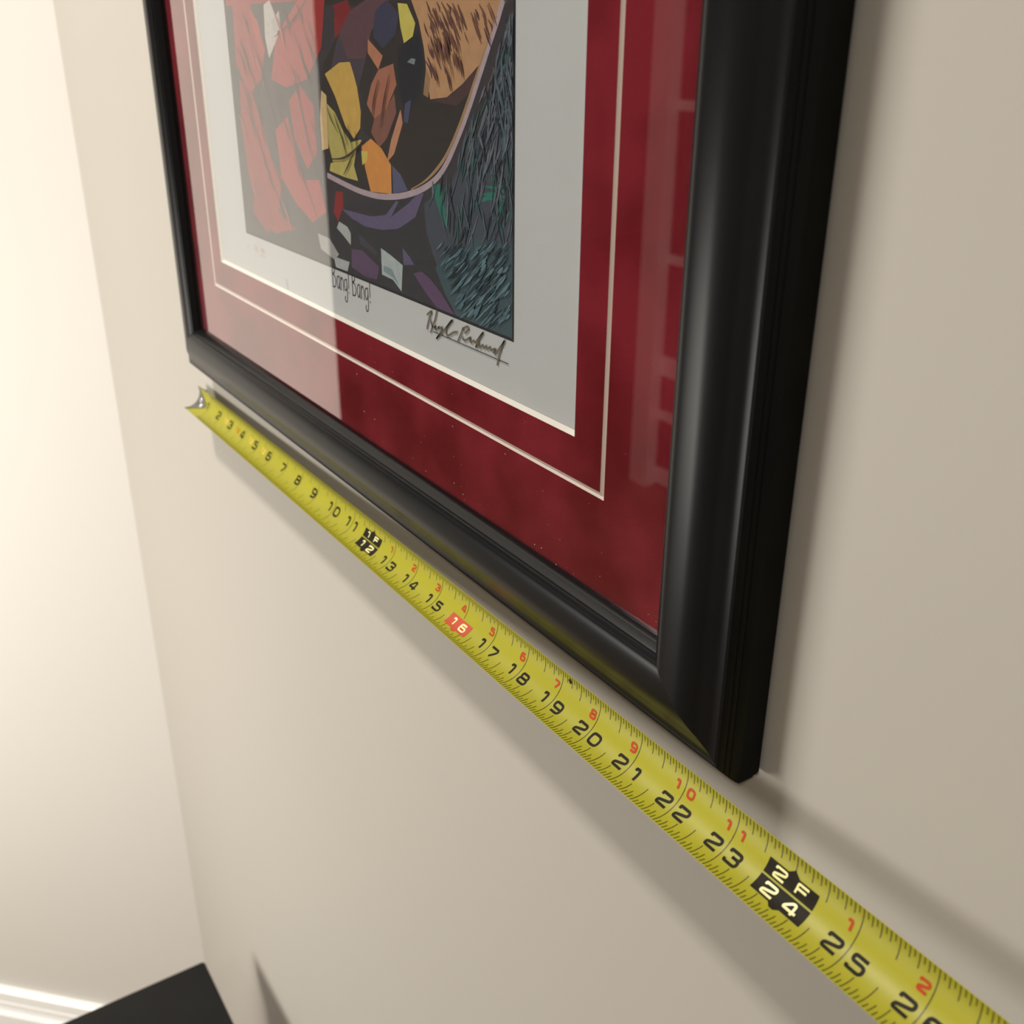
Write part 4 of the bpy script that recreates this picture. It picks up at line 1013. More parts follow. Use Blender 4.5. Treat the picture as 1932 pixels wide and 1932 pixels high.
 ((172,78,74),0.059,[(8.54,6.42),(8.85,6.1),(8.97,5.77)]),
 ((172,78,74),0.039,[(8.16,6.56),(8.41,6.31),(8.51,6.04)]),
 ((96,34,38),0.058,[(10.13,10.04),(10.3,9.85),(10.36,9.67)]),
 ((96,34,38),0.089,[(9.61,7.2),(9.77,7.04),(9.84,6.86)]),
 ((96,34,38),0.07,[(9.4,10.03),(9.63,9.78),(9.72,9.53)]),
 ((172,78,74),0.089,[(9,9.9),(9.28,9.6),(9.38,9.3)]),
 ((96,34,38),0.052,[(7.06,8.52),(7.22,8.35),(7.28,8.18)]),
 ((60,40,46),0.066,[(6.61,5.98),(6.82,5.78),(6.89,5.56)]),
 ((60,40,46),0.069,[(6.82,8.6),(7.13,8.28),(7.24,7.96)]),
 ((60,40,46),0.047,[(8.79,8.52),(8.94,8.37),(9,8.21)]),
 ((60,40,46),0.044,[(8.19,8.44),(8.45,8.16),(8.55,7.88)]),
 ((172,78,74),0.076,[(6.45,7.94),(6.7,7.69),(6.78,7.43)]),
 ((60,40,46),0.044,[(9.86,9.58),(10.18,9.24),(10.31,8.89)]),
 ((60,40,46),0.031,[(10.39,8.08),(10.53,7.94),(10.59,7.79)]),
 ((96,34,38),0.08,[(6.76,9.27),(7.01,9.01),(7.1,8.74)]),
 ((172,78,74),0.044,[(9.9,7.92),(10.12,7.68),(10.21,7.43)]),
 ((74,30,36),0.033,[(7.62,9.44),(7.97,9.08),(8.09,8.72)]),
 ((96,34,38),0.031,[(10.51,9.82),(10.75,9.56),(10.84,9.29)]),
 ((96,34,38),0.077,[(9.44,7.32),(9.61,7.14),(9.67,6.95)]),
 ((96,34,38),0.04,[(9.6,9.02),(9.78,8.83),(9.84,8.65)]),
 ((74,30,36),0.044,[(10.63,9.35),(10.77,9.2),(10.82,9.04)]),
 ((60,40,46),0.079,[(7.23,9.94),(7.43,9.74),(7.5,9.54)]),
 ((96,34,38),0.033,[(8.48,8.5),(8.82,8.14),(8.95,7.78)]),
 ((60,40,46),0.079,[(10.25,9.04),(10.42,8.85),(10.49,8.66)]),
 ((96,34,38),0.041,[(9.77,8.97),(9.96,8.77),(10.03,8.58)]),
 ((74,30,36),0.053,[(9.57,6.35),(9.8,6.12),(9.88,5.87)]),
 ((74,30,36),0.044,[(7.27,8.99),(7.58,8.68),(7.69,8.36)]),
 ((172,78,74),0.038,[(7.36,9.42),(7.58,9.19),(7.66,8.96)]),
 ((74,30,36),0.05,[(10.34,9.65),(10.65,9.31),(10.77,8.97)]),
 ((74,30,36),0.044,[(7.7,7.12),(7.97,6.85),(8.07,6.56)]),
 ((74,30,36),0.044,[(7.85,8.96),(8.13,8.67),(8.24,8.37)]),
 ((96,34,38),0.071,[(8.27,7.09),(8.6,6.76),(8.72,6.41)]),
 ((74,30,36),0.054,[(7.65,7.83),(7.82,7.65),(7.88,7.47)]),
 ((110,74,62),0.034,[(16,9.25),(16.04,9.18),(16.06,9.11)]),
 ((96,62,58),0.052,[(15.55,9.41),(15.61,9.31),(15.64,9.21)]),
 ((96,62,58),0.05,[(15.38,9.53),(15.44,9.42),(15.48,9.3)]),
 ((96,62,58),0.021,[(15.18,9.49),(15.24,9.39),(15.27,9.28)]),
 ((96,62,58),0.037,[(15.59,9.52),(15.66,9.4),(15.7,9.27)]),
 ((84,54,56),0.027,[(15.91,9.53),(15.99,9.4),(16.03,9.27)]),
 ((84,54,56),0.055,[(15.22,9.09),(15.28,8.99),(15.31,8.9)]),
 ((96,62,58),0.025,[(15.56,9.5),(15.6,9.42),(15.62,9.35)]),
 ((110,74,62),0.03,[(15.56,9.3),(15.61,9.23),(15.63,9.15)]),
 ((96,62,58),0.031,[(15.65,9.55),(15.7,9.46),(15.73,9.37)]),
 ((84,54,56),0.055,[(15.61,9.08),(15.7,8.93),(15.75,8.77)]),
 ((96,62,58),0.04,[(15.56,9.12),(15.6,9.06),(15.62,8.99)]),
 ((96,62,58),0.023,[(15.86,9.29),(15.93,9.16),(15.97,9.03)]),
 ((110,74,62),0.036,[(15.22,9.14),(15.32,8.98),(15.37,8.82)]),
 ((96,62,58),0.047,[(15.59,9.42),(15.68,9.28),(15.72,9.13)]),
 ((84,54,56),0.048,[(15.29,9.45),(15.37,9.31),(15.41,9.17)]),
 ((96,62,58),0.022,[(15.13,9.45),(15.2,9.32),(15.24,9.2)]),
 ((110,74,62),0.023,[(15.68,9.23),(15.77,9.09),(15.81,8.94)]),
 ((110,74,62),0.058,[(15.83,9.28),(15.87,9.2),(15.9,9.12)]),
 ((96,62,58),0.026,[(15.48,9.37),(15.52,9.29),(15.55,9.22)]),
 ((96,62,58),0.028,[(15.59,9.49),(15.67,9.35),(15.71,9.21)]),
 ((96,62,58),0.06,[(15.99,9.23),(16.06,9.1),(16.1,8.97)]),
 ((110,74,62),0.056,[(15.86,9.33),(15.92,9.22),(15.96,9.11)]),
 ((84,54,56),0.022,[(15.82,9.26),(15.86,9.17),(15.89,9.09)]),
 ((110,74,62),0.043,[(15.44,9.36),(15.51,9.24),(15.55,9.11)]),
 ((110,74,62),0.025,[(15.87,9.33),(15.95,9.19),(15.99,9.06)])]
SIGNATURE = [[(14.79,5.23),(14.88,5.29),(14.97,5.34),(14.93,5.27),(14.84,5.14),(14.79,5.03),(14.78,4.98)],
 [(15.14,5.39),(15.11,5.29),(15.06,5.19),(14.97,5.06),(14.9,4.95)],
 [(14.92,5.18),(14.93,5.12),(14.96,5.08),(15.01,5.07),(15.07,5.09),(15.1,5.11),(15.05,5.06),(15.07,5.04),(15.13,5.05),(15.19,5.11),(15.21,5.12),(15.19,5.08),(15.23,5.09),(15.31,5.14),(15.29,5.08),(15.2,4.98),(15.1,4.89)],
 [(15.1,4.89),(15.29,5.03),(15.46,5.17),(15.61,5.3),(15.67,5.33),(15.58,5.26),(15.45,5.14),(15.42,5.08),(15.45,5.03),(15.53,5.04),(15.61,5.09),(15.71,5.14),(15.81,5.16)],
 [(16,5.28),(15.95,5.2),(15.89,5.11),(15.81,5)],
 [(15.99,5.23),(16.02,5.27),(16.09,5.31),(16.15,5.32),(16.17,5.29),(16.12,5.24),(16.04,5.19)],
 [(15.96,5.13),(15.97,5.09),(16.02,5.07),(16.09,5.09),(16.17,5.14),(16.23,5.17),(16.2,5.13),(16.2,5.1),(16.23,5.08),(16.28,5.11),(16.31,5.14),(16.34,5.12),(16.38,5.12),(16.5,5.24),(16.63,5.35),(16.52,5.23),(16.41,5.1),(16.37,5.03),(16.43,5.08),(16.48,5.13),(16.48,5.08),(16.51,5.06),(16.56,5.11),(16.59,5.13),(16.6,5.1),(16.63,5.08),(16.67,5.12),(16.7,5.14),(16.7,5.1),(16.73,5.09),(16.77,5.12),(16.81,5.15),(16.81,5.11),(16.85,5.1),(16.91,5.14),(16.98,5.15),(16.93,5.11),(16.91,5.09),(16.95,5.06),(17.01,5.11),(17.08,5.19),(17.17,5.28),(17.24,5.36),(17.17,5.26),(17.1,5.15),(17.05,5.03),(17.01,4.9)]]
SIGN_LINE = [(14.99,4.99),
 (17.33,5)]

# ------------------------------------------------------------------ framed print
XL, XR, ZB, ZT = 0.66, 22.78, 0.818, 27.6
GY, MY, PY = -0.36, -0.27, -0.20      # glass, mat face, paper
frame = tag(empty('picture_frame', ((XL + XR) / 2, 0.14, ZB)),
            'black lacquered picture frame with maroon mat and signed print, hung on beige wall', 'picture frame')


def catmull(pts, k=4):
    out = []
    for i in range(len(pts) - 1):
        p0, p1, p2, p3 = pts[max(i - 1, 0)], pts[i], pts[i + 1], pts[min(i + 2, len(pts) - 1)]
        for j in range(k):
            t = j / k
            out.append(tuple(0.5 * (2 * p1[d] + (p2[d] - p0[d]) * t + (2 * p0[d] - 5 * p1[d] + 4 * p2[d] - p3[d]) * t * t
                                    + (3 * p1[d] - p0[d] - 3 * p2[d] + p3[d]) * t ** 3) for d in (0, 1)))
    out.append(pts[-1])
    return out


# moulding section: (distance in from the outer edge, y)
PROF = [(0.0, 0.14), (0.0, -0.21), (0.02, -0.245), (0.075, -0.312), (0.085, -0.300), (0.095, -0.325), (0.125, -0.358),
        (0.135, -0.346), (0.145, -0.372), (0.205, -0.432), (0.225, -0.418), (0.245, -0.428)]
PROF += catmull([(0.265, -0.428), (0.34, -0.442), (0.43, -0.481), (0.52, -0.521), (0.60, -0.565), (0.70, -0.608),
                 (0.82, -0.640), (0.95, -0.653), (1.08, -0.656), (1.17, -0.648), (1.235, -0.628), (1.262, -0.606)])
PROF += [(1.285, -0.592), (1.300, -0.596), (1.316, -0.585), (1.325, -0.556), (1.334, -0.550), (1.352, -0.552), (1.366, -0.535),
         (1.392, -0.425), (1.400, -0.415), (1.407, -0.40), (1.412, GY - 0.004), (1.412, 0.14)]


def rail(side):
    ends = {'bottom': (lambda w, y: (XL + w, y, ZB + w), lambda w, y: (XR - w, y, ZB + w)),
            'top': (lambda w, y: (XL + w, y, ZT - w), lambda w, y: (XR - w, y, ZT - w)),
            'left': (lambda w, y: (XL + w, y, ZB + w), lambda w, y: (XL + w, y, ZT - w)),
            'right': (lambda w, y: (XR - w, y, ZB + w), lambda w, y: (XR - w, y, ZT - w))}[side]
    n = len(PROF)
    v = [e(w, y) for e in ends for w, y in PROF]
    f = [(i, (i + 1) % n, (i + 1) % n + n, i + n) for i in range(n)]
    f += [tuple(range(n)), tuple(range(2 * n - 1, n - 1, -1))]
    o = mesh('frame_rail', v, f, M['black'], frame, 28)
    o.data.materials.append(M['black_side'])
    o.data.polygons[0].material_index = 1      # flat outer side, left matt
    return o


rails = {s: rail(s) for s in ('bottom', 'right', 'left', 'top')}
# bare chip at the lower back edge of the right rail
mesh('chip', [(XR - 0.001, 0.135, ZB + 0.0), (XR + 0.004, 0.02, ZB + 0.0), (XR + 0.004, 0.05, ZB + 0.03), (XR + 0.004, 0.09, ZB + 0.02),
              (XR + 0.004, 0.135, ZB + 0.06), (XR - 0.02, 0.08, ZB - 0.004)],
     [(0, 1, 2, 3, 4), (0, 5, 1)], M['chip'], rails['right'])['label'] = 'pale bare chip in the black lacquer'

S0 = 1.412
gl = mesh('glass_pane', *box(XL + S0 - 0.1, XR - S0 + 0.1, GY, GY + 0.004, ZB + S0 - 0.1, ZT - S0 + 0.1), M['glass'], frame)
gl.data.clear_geometry()
gv = [(XL + S0 + 0.001, GY, ZB + S0 + 0.001), (XR - S0 - 0.001, GY, ZB + S0 + 0.001), (XR - S0 - 0.001, GY, ZT - S0 - 0.001), (XL + S0 + 0.001, GY, ZT - S0 - 0.001)]
gl.data.from_pydata([W(p) - frame.location for p in gv], [], [(0, 1, 2, 3)])
gl['label'] = 'clear picture glass reflecting the pale angled wall'

# mat board: outer field, V-groove, inner field, bevelled window
def ring(rects):
    """nested rectangles (x0, x1, z0, z1, y) joined by quads."""
    v, f = [], []
    for x0, x1, z0, z1, y in rects:
        v += [(x0, y, z0), (x1, y, z0), (x1, y, z1), (x0, y, z1)]
    for k in range(len(rects) - 1):
        for j in range(4):
            a, b = 4 * k + j, 4 * k + (j + 1) % 4
            f.append((a, b, b + 4, a + 4))
    return v, f


OX0, OX1, OZ0 = 4.235, 19.13, 4.405        # mat window
OZ1 = ZT - (OZ0 - ZB)
def inset(d, y): return (OX0 - d, OX1 + d, OZ0 - d, OZ1 + d, y)
G1, G2 = 0.715, 0.625                      # groove outer and inner edge, out from the window
sr = (XL + S0 - 0.2, XR - S0 + 0.2, ZB + S0 - 0.2, ZT - S0 + 0.2, MY)
mb = mesh('mat_board', *ring([sr, inset(G1, MY)]), M['suede'], frame)
mb['label'] = 'maroon suede mat board with a cut line around the window'
mesh('inner_border', *ring([inset(G2, MY), inset(0.0, MY)]), M['suede'], mb)
mesh('groove_line', *ring([inset(G1, MY), inset((G1 + G2) / 2, MY + 0.035), inset(G2, MY)]), M['groove'], mb)['label'] = 'thin pinkish cut groove line'
mesh('bevel_edge', *ring([inset(0.0, MY), inset(-0.06, PY - 0.004)]), M['core'], mb)['label'] = 'cream bevelled window edge'

paper = mesh('print_sheet', [(OX0 - 0.5, PY, OZ0 - 0.5), (OX1 + 0.5, PY, OZ0 - 0.5), (OX1 + 0.5, PY, OZ1 + 0.5), (OX0 - 0.5, PY, OZ1 + 0.5)],
             [(0, 1, 2, 3)], M['paper'], frame)
paper['label'] = 'pale grey-white print paper'
mesh('backing_board', *box(XL + S0 - 0.3, XR - S0 + 0.3, PY + 0.05, PY + 0.15, ZB + S0 - 0.3, ZT - S0 + 0.3), M['backing'], frame)

# printed image: plain abstract colour fields laid out flat on the sheet
AX0, AX1, AZ0 = 6.10, 17.46, 5.365
AZ1 = OZ1 - 1.0
v, f, inks = [], [], []
layer = [0]


def add2d(vv, ff, col):
    layer[0] += 1
    y = PY - 0.0012 - layer[0] * 0.00004
    k = len(v)
    v.extend((min(max(a, AX0 + 0.05), AX1 - 0.05) if layer[0] > 2 else a, y, max(b, AZ0 + 0.05) if layer[0] > 2 else b) for a, b in vv)
    for q in ff:
        f.append(tuple(i + k for i in q)); inks.append(lin(col))


rng = random.Random(3)
add2d([(AX0, AZ0), (AX1, AZ0), (AX1, AZ1), (AX0, AZ1)], [(0, 1, 2, 3)], (30, 28, 34))
add2d([(AX0 + 0.05, AZ0 + 0.05), (AX1 - 0.05, AZ0 + 0.05), (AX1 - 0.05, AZ1 - 0.05), (AX0 + 0.05, AZ1 - 0.05)], [(0, 1, 2, 3)], (58, 54, 60))
# simple fields that carry on above the part the photograph shows
add2d([(11.2, 10.0), (16.9, 9.9), (17.2, 14.0), (15.8, 18.5), (12.6, 19.5), (10.6, 15.0)], [tuple(range(6))], (50, 45, 44))
add2d([(13.2, 10.0), (16.7, 10.0), (16.8, 13.5), (15.2, 17.0), (13.4, 15.0)], [tuple(range(5))], (182, 140, 104))
add2d([(6.2, 10.1), (10.6, 10.1), (10.2, 14.0), (8.4, 18.0), (6.3, 16.0)], [tuple(range(5))], (146, 42, 46))
add2d([(16.95, 9.9), (17.4, 9.9), (17.4, 22.0), (16.0, 22.0), (17.2, 14.0)], [tuple(range(5))], (66, 72, 84))
for col, pts in ART_SHAPES:
    add2d(pts, [tuple(range(len(pts)))], col)
for col, w, pts in ART_STROKES:
    p2 = densify(rounded(pts, 0.4), 0.35) if len(pts) > 4 else rounded(pts, 0.3, seg=3)
    rv, rf = ribbon(p2, w, taper=(lambda t: 1.0) if len(pts) > 6 else (lambda t: 0.25 + 0.75 * math.sin(math.pi * min(max(t, 0.03), 0.97))))
    add2d(rv, rf, col)
art = mesh('printed_image', v, f, M['ink'], paper, inks=inks)
art['label'] = 'abstract red, gold, tan, navy and slate printed image'


def flat_strokes(name, strokes, material, parent, y, label=None):
    vv, ff = [], []
    for pts, w in strokes:
        rv, rf = ribbon(pts, w)
        k = len(vv)
        vv += [(a, y, b) for a, b in rv]; ff += [tuple(i + k for i in q) for q in rf]
    o = mesh(name, vv, ff, material, parent)
    if label: o['label'] = label
    return o


# caption lettering, thin and tall
def letter(ch, x, z, h):
    t = 0.052
    Q = lambda pts, r=0.05, closed=False: ([(x + a * h, z + b * h) for a, b in rounded(pts, r, closed)])
    if ch == 'B': return [(Q([(0.04, 0), (0.04, 1.0)]), t * 1.1), (Q([(-0.02, 0.98), (0.20, 1.0), (0.30, 0.86), (0.26, 0.62), (0.05, 0.54)], 0.12), t), (Q([(0.05, 0.54), (0.28, 0.50), (0.38, 0.30), (0.28, 0.02), (0.0, 0.0)], 0.14), t)], 0.45
    if ch == 'a': return [(Q([(0.22, 0.56), (0.06, 0.5), (0.0, 0.24), (0.08, 0.0), (0.2, 0.08), (0.26, 0.3)], 0.1), t), (Q([(0.26, 0.56), (0.26, 0.06), (0.32, 0.0)], 0.05), t)], 0.36
    if ch == 'n': return [(Q([(0.03, 0.56), (0.03, 0.0)]), t), (Q([(0.03, 0.36), (0.14, 0.56), (0.26, 0.48), (0.27, 0.0)], 0.1), t)], 0.35
    if ch == 'g': return [(Q([(0.22, 0.54), (0.05, 0.5), (0.0, 0.26), (0.08, 0.04), (0.2, 0.12), (0.26, 0.3)], 0.1), t), (Q([(0.26, 0.56), (0.27, -0.1), (0.22, -0.36), (0.08, -0.42), (0.0, -0.3), (0.06, -0.16)], 0.12), t)], 0.38
    if ch == '!': return [(Q([(0.06, 0.92), (0.04, 0.2)]), t), (Q([(0.02, 0.03), (0.08, 0.03)]), t * 1.2)], 0.2
    return [], 0.16


x, st = 10.89, []
for ch in 'Bang! Bang!':
    s, adv = letter(ch, x, 5.0 + (12.6 - x) * 0.0, 0.47)
    st += [(p, w * 0.47 * 1.15) for p, w in s]
    x += adv * 0.47 * 1.03
flat_strokes('caption_lettering', st, M['text'], paper, PY - 0.003, 'small dark hand-lettered caption')
flat_strokes('signature', [(densify(rounded(s, 0.06, seg=3), 0.05), 0.034) for s in SIGNATURE], M['pen'], paper, PY - 0.0165, 'brown pen signature')
flat_strokes('signature_line', [(SIGN_LINE, 0.014)], M['text'], paper, PY - 0.0155)
# tiny credit marks below the lower left of the image, and a faint pencil mark
flat_strokes('credit_mark', [([(6.12, 5.07), (6.2, 5.07)], 0.1), ([(6.55, 5.1), (6.78, 5.1)], 0.13), ([(6.95, 5.11), (7.2, 5.11)], 0.1), ([(6.95, 4.99), (7.2, 4.99)], 0.05)],
             mat('credit_ink', (0.5, 0.36, 0.33), 0.7, 0.2, noise=(200, (0.56, 0.5, 0.46))), paper, PY - 0.003)
flat_strokes('pencil_mark', [([(8.40, 4.71), (8.43, 4.60), (8.46, 4.49)], 0.06)], mat('pencil_grey', (0.34, 0.34, 0.36), 0.7, 0.2, noise=(200, (0.42, 0.42, 0.44))), paper, PY - 0.003)

# dust on the glass
vv, ff = [], []
rng = random.Random(11)
for i in range(55):
    a = rng.uniform(12, 21.2); b = rng.uniform(2.4, 5.5) if i % 4 else rng.uniform(2.3, 2.6)
    s = rng.choice([0.004, 0.005, 0.006, 0.009])
    k = len(vv)
    vv += [(a, GY - 0.003, b - s), (a + s, GY - 0.003, b), (a, GY - 0.003, b + s), (a - s * 1.3, GY - 0.003, b)]
    ff.append((k, k + 1, k + 2, k + 3))
ds = mesh('dust_specks', vv, ff, M['dust'], gl); ds['kind'] = 'stuff'

# ------------------------------------------------------------------ tape measure
tape = tag(empty('tape_measure', (14, -0.45, -0.2)),
           'yellow steel measuring tape stretched out below the black picture frame', 'tape measure')
HALF = 1.0                                   # half angle of the curved blade section


def edges(s):
    u = s / 25.0
    T = Vector((s, 0.0006 * u - 0.4421 * u * u, 0.3924 * u + 0.3075 * u * u))
    B = T + Vector((0.0378, -0.4885 - 0.147 * u, -0.5741 + 0.0477 * u))
    return T, B


def surf(s, t, off=0.0):
    """point of the blade at s inches, t across (0 lower edge, 1 upper), lifted off the printed face."""
    T, B = edges(s)
    ch = T - B
    L = ch.length
    cu = ch / L
    sd = (edges(s + 0.1)[0] - edges(s - 0.1)[0]).normalized()
    n = sd.cross(cu)
    if n.y > 0: n = -n
    r = L / (2 * math.sin(HALF))
    ph = (t - 0.5) * 2 * HALF
    nl = n * math.cos(ph) - cu * math.sin(ph)
    return (T + B) / 2 + cu * r * math.sin(ph) - n * r * (math.cos(ph) - math.cos(HALF)) + nl * off


SMAX, NS, NT = 31.0, 124, 18
v, f = [], []
for off in (0.0, -0.009):
    for i in range(NS + 1):
        for j in range(NT + 1):
            v.append(tuple(surf(SMAX * i / NS, j / NT, off)))
k2 = (NS + 1) * (NT + 1)
ix = lambda i, j: i * (NT + 1) + j
for i in range(NS):
    for j in range(NT):
        f.append((ix(i, j), ix(i + 1, j), ix(i + 1, j + 1), ix(i, j + 1)))
        f.append((ix(i, j) + k2, ix(i, j + 1) + k2, ix(i + 1, j + 1) + k2, ix(i + 1, j) + k2))
    f.append((ix(i, 0), ix(i, 0) + k2, ix(i + 1, 0) + k2, ix(i + 1, 0)))
    f.append((ix(i, NT), ix(i + 1, NT), ix(i + 1, NT) + k2, ix(i, NT) + k2))
for j in range(NT):
    f.append((ix(0, j), ix(0, j + 1), ix(0, j + 1) + k2, ix(0, j) + k2))
    f.append((ix(NS, j), ix(NS, j) + k2, ix(NS, j + 1) + k2, ix(NS, j + 1)))
blade = mesh('blade', v, f, M['yellow'], tape, 40)
AW = 0.94                                    # blade width along the curve, inches


def on_blade(name, parts, material, off=0.004, parent=None, kind=None, label=None):
    """parts: 2D strokes/polygons as (vertices in (s, inches across), faces)."""
    vv, ff = [], []
    for pv, pf in parts:
        k = len(vv)
        vv += [tuple(surf(a, b / AW, off)) for a, b in pv]
        ff += [tuple(i + k for i in q) for q in pf]
    o = mesh(name, vv, ff, material, parent or blade)
    if kind: o['kind'] = kind
    if label: o['label'] = label
    return o


# tick marks: sixteenths along both edges, a full line at every inch
LT = 0.013
ticks = []
for n in range(16, int(SMAX * 16)):
    s = n / 16
    q = n % 16
    if q == 0:
        inch = n // 16
        if inch % 12 == 0:
            spans = [(0.0, 0.17), (0.74, AW)]
        elif inch % 16 == 0:
            spans = [(0.0, 0.14), (0.50, AW)]
        else:
            spans = [(0.0, AW)]
    elif q == 8:
        spans = [(0.0, 0.33), (AW - 0.27, AW)]
    elif q % 4 == 0:
        spans = [(0.0, 0.235), (AW - 0.19, AW)]
    elif q % 2 == 0:
        spans = [(0.0, 0.16), (AW - 0.145, AW)]
    else:
        spans = [(0.0, 0.105), (AW - 0.095, AW)]
    for a, b in spans:
        ticks.append(ribbon(densify([(s, a), (s, b)], 0.07), LT))
on_blade('tick_marks', ticks, M['tick'], 0.003, kind='stuff')

# squarish numerals as strokes in a unit box
GLYPH = {
    '0': [([(0, 0.0), (1, 0.0), (1, 1), (0, 1)], True)],
    '1': [([(0.22, 0.78), (0.22, 0.98), (0.62, 1.0), (0.62, 0.0)], False)],
    '2': [([(0.02, 0.76), (0.02, 1.0), (1.0, 1.0), (1.0, 0.60), (0.0, 0.28), (0.0, 0.0), (1.0, 0.0)], False)],
    '3': [([(0.02, 0.78), (0.02, 1.0), (1.0, 1.0), (1.0, 0.54), (0.36, 0.54)], False), ([(0.36, 0.54), (1.0, 0.54), (1.0, 0.0), (0.0, 0.0), (0.0, 0.22)], False)],
    '4': [([(1.05, 0.26), (0.0, 0.26), (0.0, 0.42), (0.5, 1.0), (0.76, 1.0), (0.76, -0.04)], False)],
    '5': [([(0.98, 1.0), (0.05, 1.0), (0.05, 0.58), (1.0, 0.60), (1.0, 0.0), (0.0, 0.0), (0.0, 0.2)], False)],
    '6': [([(0.92, 1.0), (0.0, 1.0), (0.0, 0.0), (1.0, 0.0), (1.0, 0.58), (0.05, 0.58)], False)],
    '7': [([(0.0, 1.0), (1.0, 1.0), (1.0, 0.78), (0.42, 0.0)], False)],
    '8': [([(0, 0.0), (1, 0.0), (1, 0.52), (0, 0.52)], True), ([(0.06, 0.52), (0.94, 0.52), (0.94, 1.0), (0.06, 1.0)], True)],
    '9': [([(0.08, 0.0), (1.0, 0.0), (1.0, 1.0), (0.0, 1.0), (0.0, 0.44), (0.95, 0.44)], False)],
    'F': [([(0.05, 0.0), (0.05, 1.0), (1.0, 1.0)], False), ([(0.05, 0.52), (0.9, 0.52)], False)],
}


def glyph(ch, cx, cy, w, h, lw):
    out = []
    for pts, closed in GLYPH[ch]:
        q = [(cx + (a - 0.5) * (w - lw), cy + (b - 0.5) * (h - lw)) for a, b in pts]
        q = rounded(q, min(w, h) * (0.3 if ch not in 'F1' else 0.12), closed, 3)
        out.append(ribbon(densify(q, 0.05, closed), lw, closed))
    return out


def number(name, txt, s, cy, w, h, lw, material, gap, off=0.005, parent=None):
    parts = []
    if len(txt) == 1:
        parts += glyph(txt, s - gap, cy, w, h, lw)
    else:
        parts += glyph(txt[0], s - gap, cy, w, h, lw) + glyph(txt[1], s + gap, cy, w, h, lw)
    return on_blade(name, parts, material, off, parent)


def panel(s, z0, z1, hw, spike, material, name):
    """printed flag with a pointer at the inch mark; spike = +1 up, -1 down, 0 none."""
    parts = []
    nz = 5
    vv, ff = [], []
    for i in range(nz + 1):
        for a in (-hw, -hw / 2, 0, hw / 2, hw):
            vv.append((s + a, z0 + (z1 - z0) * i / nz))
    for i in range(nz):
        for j in range(4):
            a = i * 5 + j
            ff.append((a, a + 1, a + 6, a + 5))
    parts.append((vv, ff))
    if spike > 0: parts.append(([(s - 0.09, z1), (s + 0.09, z1), (s + 0.018, z1 + 0.05), (s, z1 + 0.075), (s - 0.018, z1 + 0.05)], [(0, 1, 2, 3, 4)]))
    if spike < 0: parts.append(([(s - 0.09, z0), (s + 0.09, z0), (s + 0.03, z0 - 0.05), (s - 0.03, z0 - 0.05)], [(0, 1, 2, 3)]))
    return on_blade(name, parts, material, 0.0045)


for inch in range(1, 31):
    if inch % 12 == 0:
        a = panel(inch, 0.49, 0.68, 0.40, 1, M['print_black'], 'foot_flag')
        number('numeral', '%dF' % (inch // 12), inch, 0.585, 0.20, 0.145, 0.03, M['print_cream'], 0.175, 0.007, a)
        b = panel(inch, 0.245, 0.465, 0.40, -1, M['print_black'], 'inch_flag')
        number('numeral', str(inch), inch, 0.355, 0.215, 0.165, 0.034, M['print_cream'], 0.175, 0.007, b)
        continue
    if inch == 16:
        b = panel(inch, 0.225, 0.475, 0.36, -1, M['flag_red'], 'stud_flag'); b['label'] = 'red stud-spacing flag'
        number('numeral', '16', inch, 0.35, 0.2, 0.165, 0.034, M['print_cream'], 0.155, 0.007, b)
    else:
        first = inch < 12                      # the first foot has no small red count, so its numerals sit larger and higher
        number('numeral', str(inch), inch, 0.52 if first else 0.365, 0.26 if first else 0.235, 0.25 if first else 0.215,
               0.05 if first else 0.043, M['print_black'], 0.18 if inch > 9 else 0.15)
    if inch > 12:
        number('small_numeral', str(inch % 12), inch, 0.645, 0.15, 0.15, 0.036, M['print_red'], 0.13 if inch % 12 > 9 else 0.12)
# truss diamond at 19.2 inches
on_blade('diamond_mark', [([(19.2, 0.80), (19.255, 0.85), (19.2, 0.90), (19.145, 0.85)], [(0, 1, 2, 3)])], M['print_black'], 0.005)
# pale red print between the first inches
for s, hw in ((2.55, 0.16), (3.52, 0.17), (4.55, 0.2), (5.5, 0.2)):
    mt = M['print_red'] if abs(s - 3.52) < 0.01 else M['print_pale_red']
    on_blade('red_print', [glyph('1', s - 0.16, 0.55, 0.1, 0.15, 0.03)[0], glyph('2', s, 0.53, 0.12, 0.14, 0.03)[0]], M['print_pale_red'] if mt is not M['print_red'] else mt, 0.004)

# end hook: plate on the printed face, flange turned back, two rivets
v, f = [], []
ns = 14
def hw_at(tt):
    """how far along the blade the plate reaches at t across."""
    hi = [(-0.03, 0.02), (0.06, 0.05), (0.2, 0.18), (0.32, 0.42), (0.42, 0.66), (0.5, 0.74), (0.58, 0.70), (0.68, 0.42), (0.82, 0.18), (0.94, 0.06), (1.03, 0.02)]
    for (a, b), (c, d) in zip(hi, hi[1:]):
        if a <= tt <= c: return b + (d - b) * (tt - a) / (c - a)
    return 0.1
for off in (0.022, 0.004):
    for j in range(ns + 1):
        t = -0.03 + 1.06 * j / ns
        for i in range(6):
            v.append(tuple(surf(-0.03 + (hw_at(t) + 0.03) * i / 5, t, off)))
kk = (ns + 1) * 6
for j in range(ns):
    for i in range(5):
        a = j * 6 + i
        f.append((a, a + 1, a + 7, a + 6)); f.append((a + kk, a + 6 + kk, a + 7 + kk, a + 1 + kk))
    f.append((j * 6 + 5, j * 6 + 5 + kk, j * 6 + 11 + kk, j * 6 + 11))
    f.append((j * 6, j * 6 + 6, j * 6 + 6 + kk, j * 6 + kk))
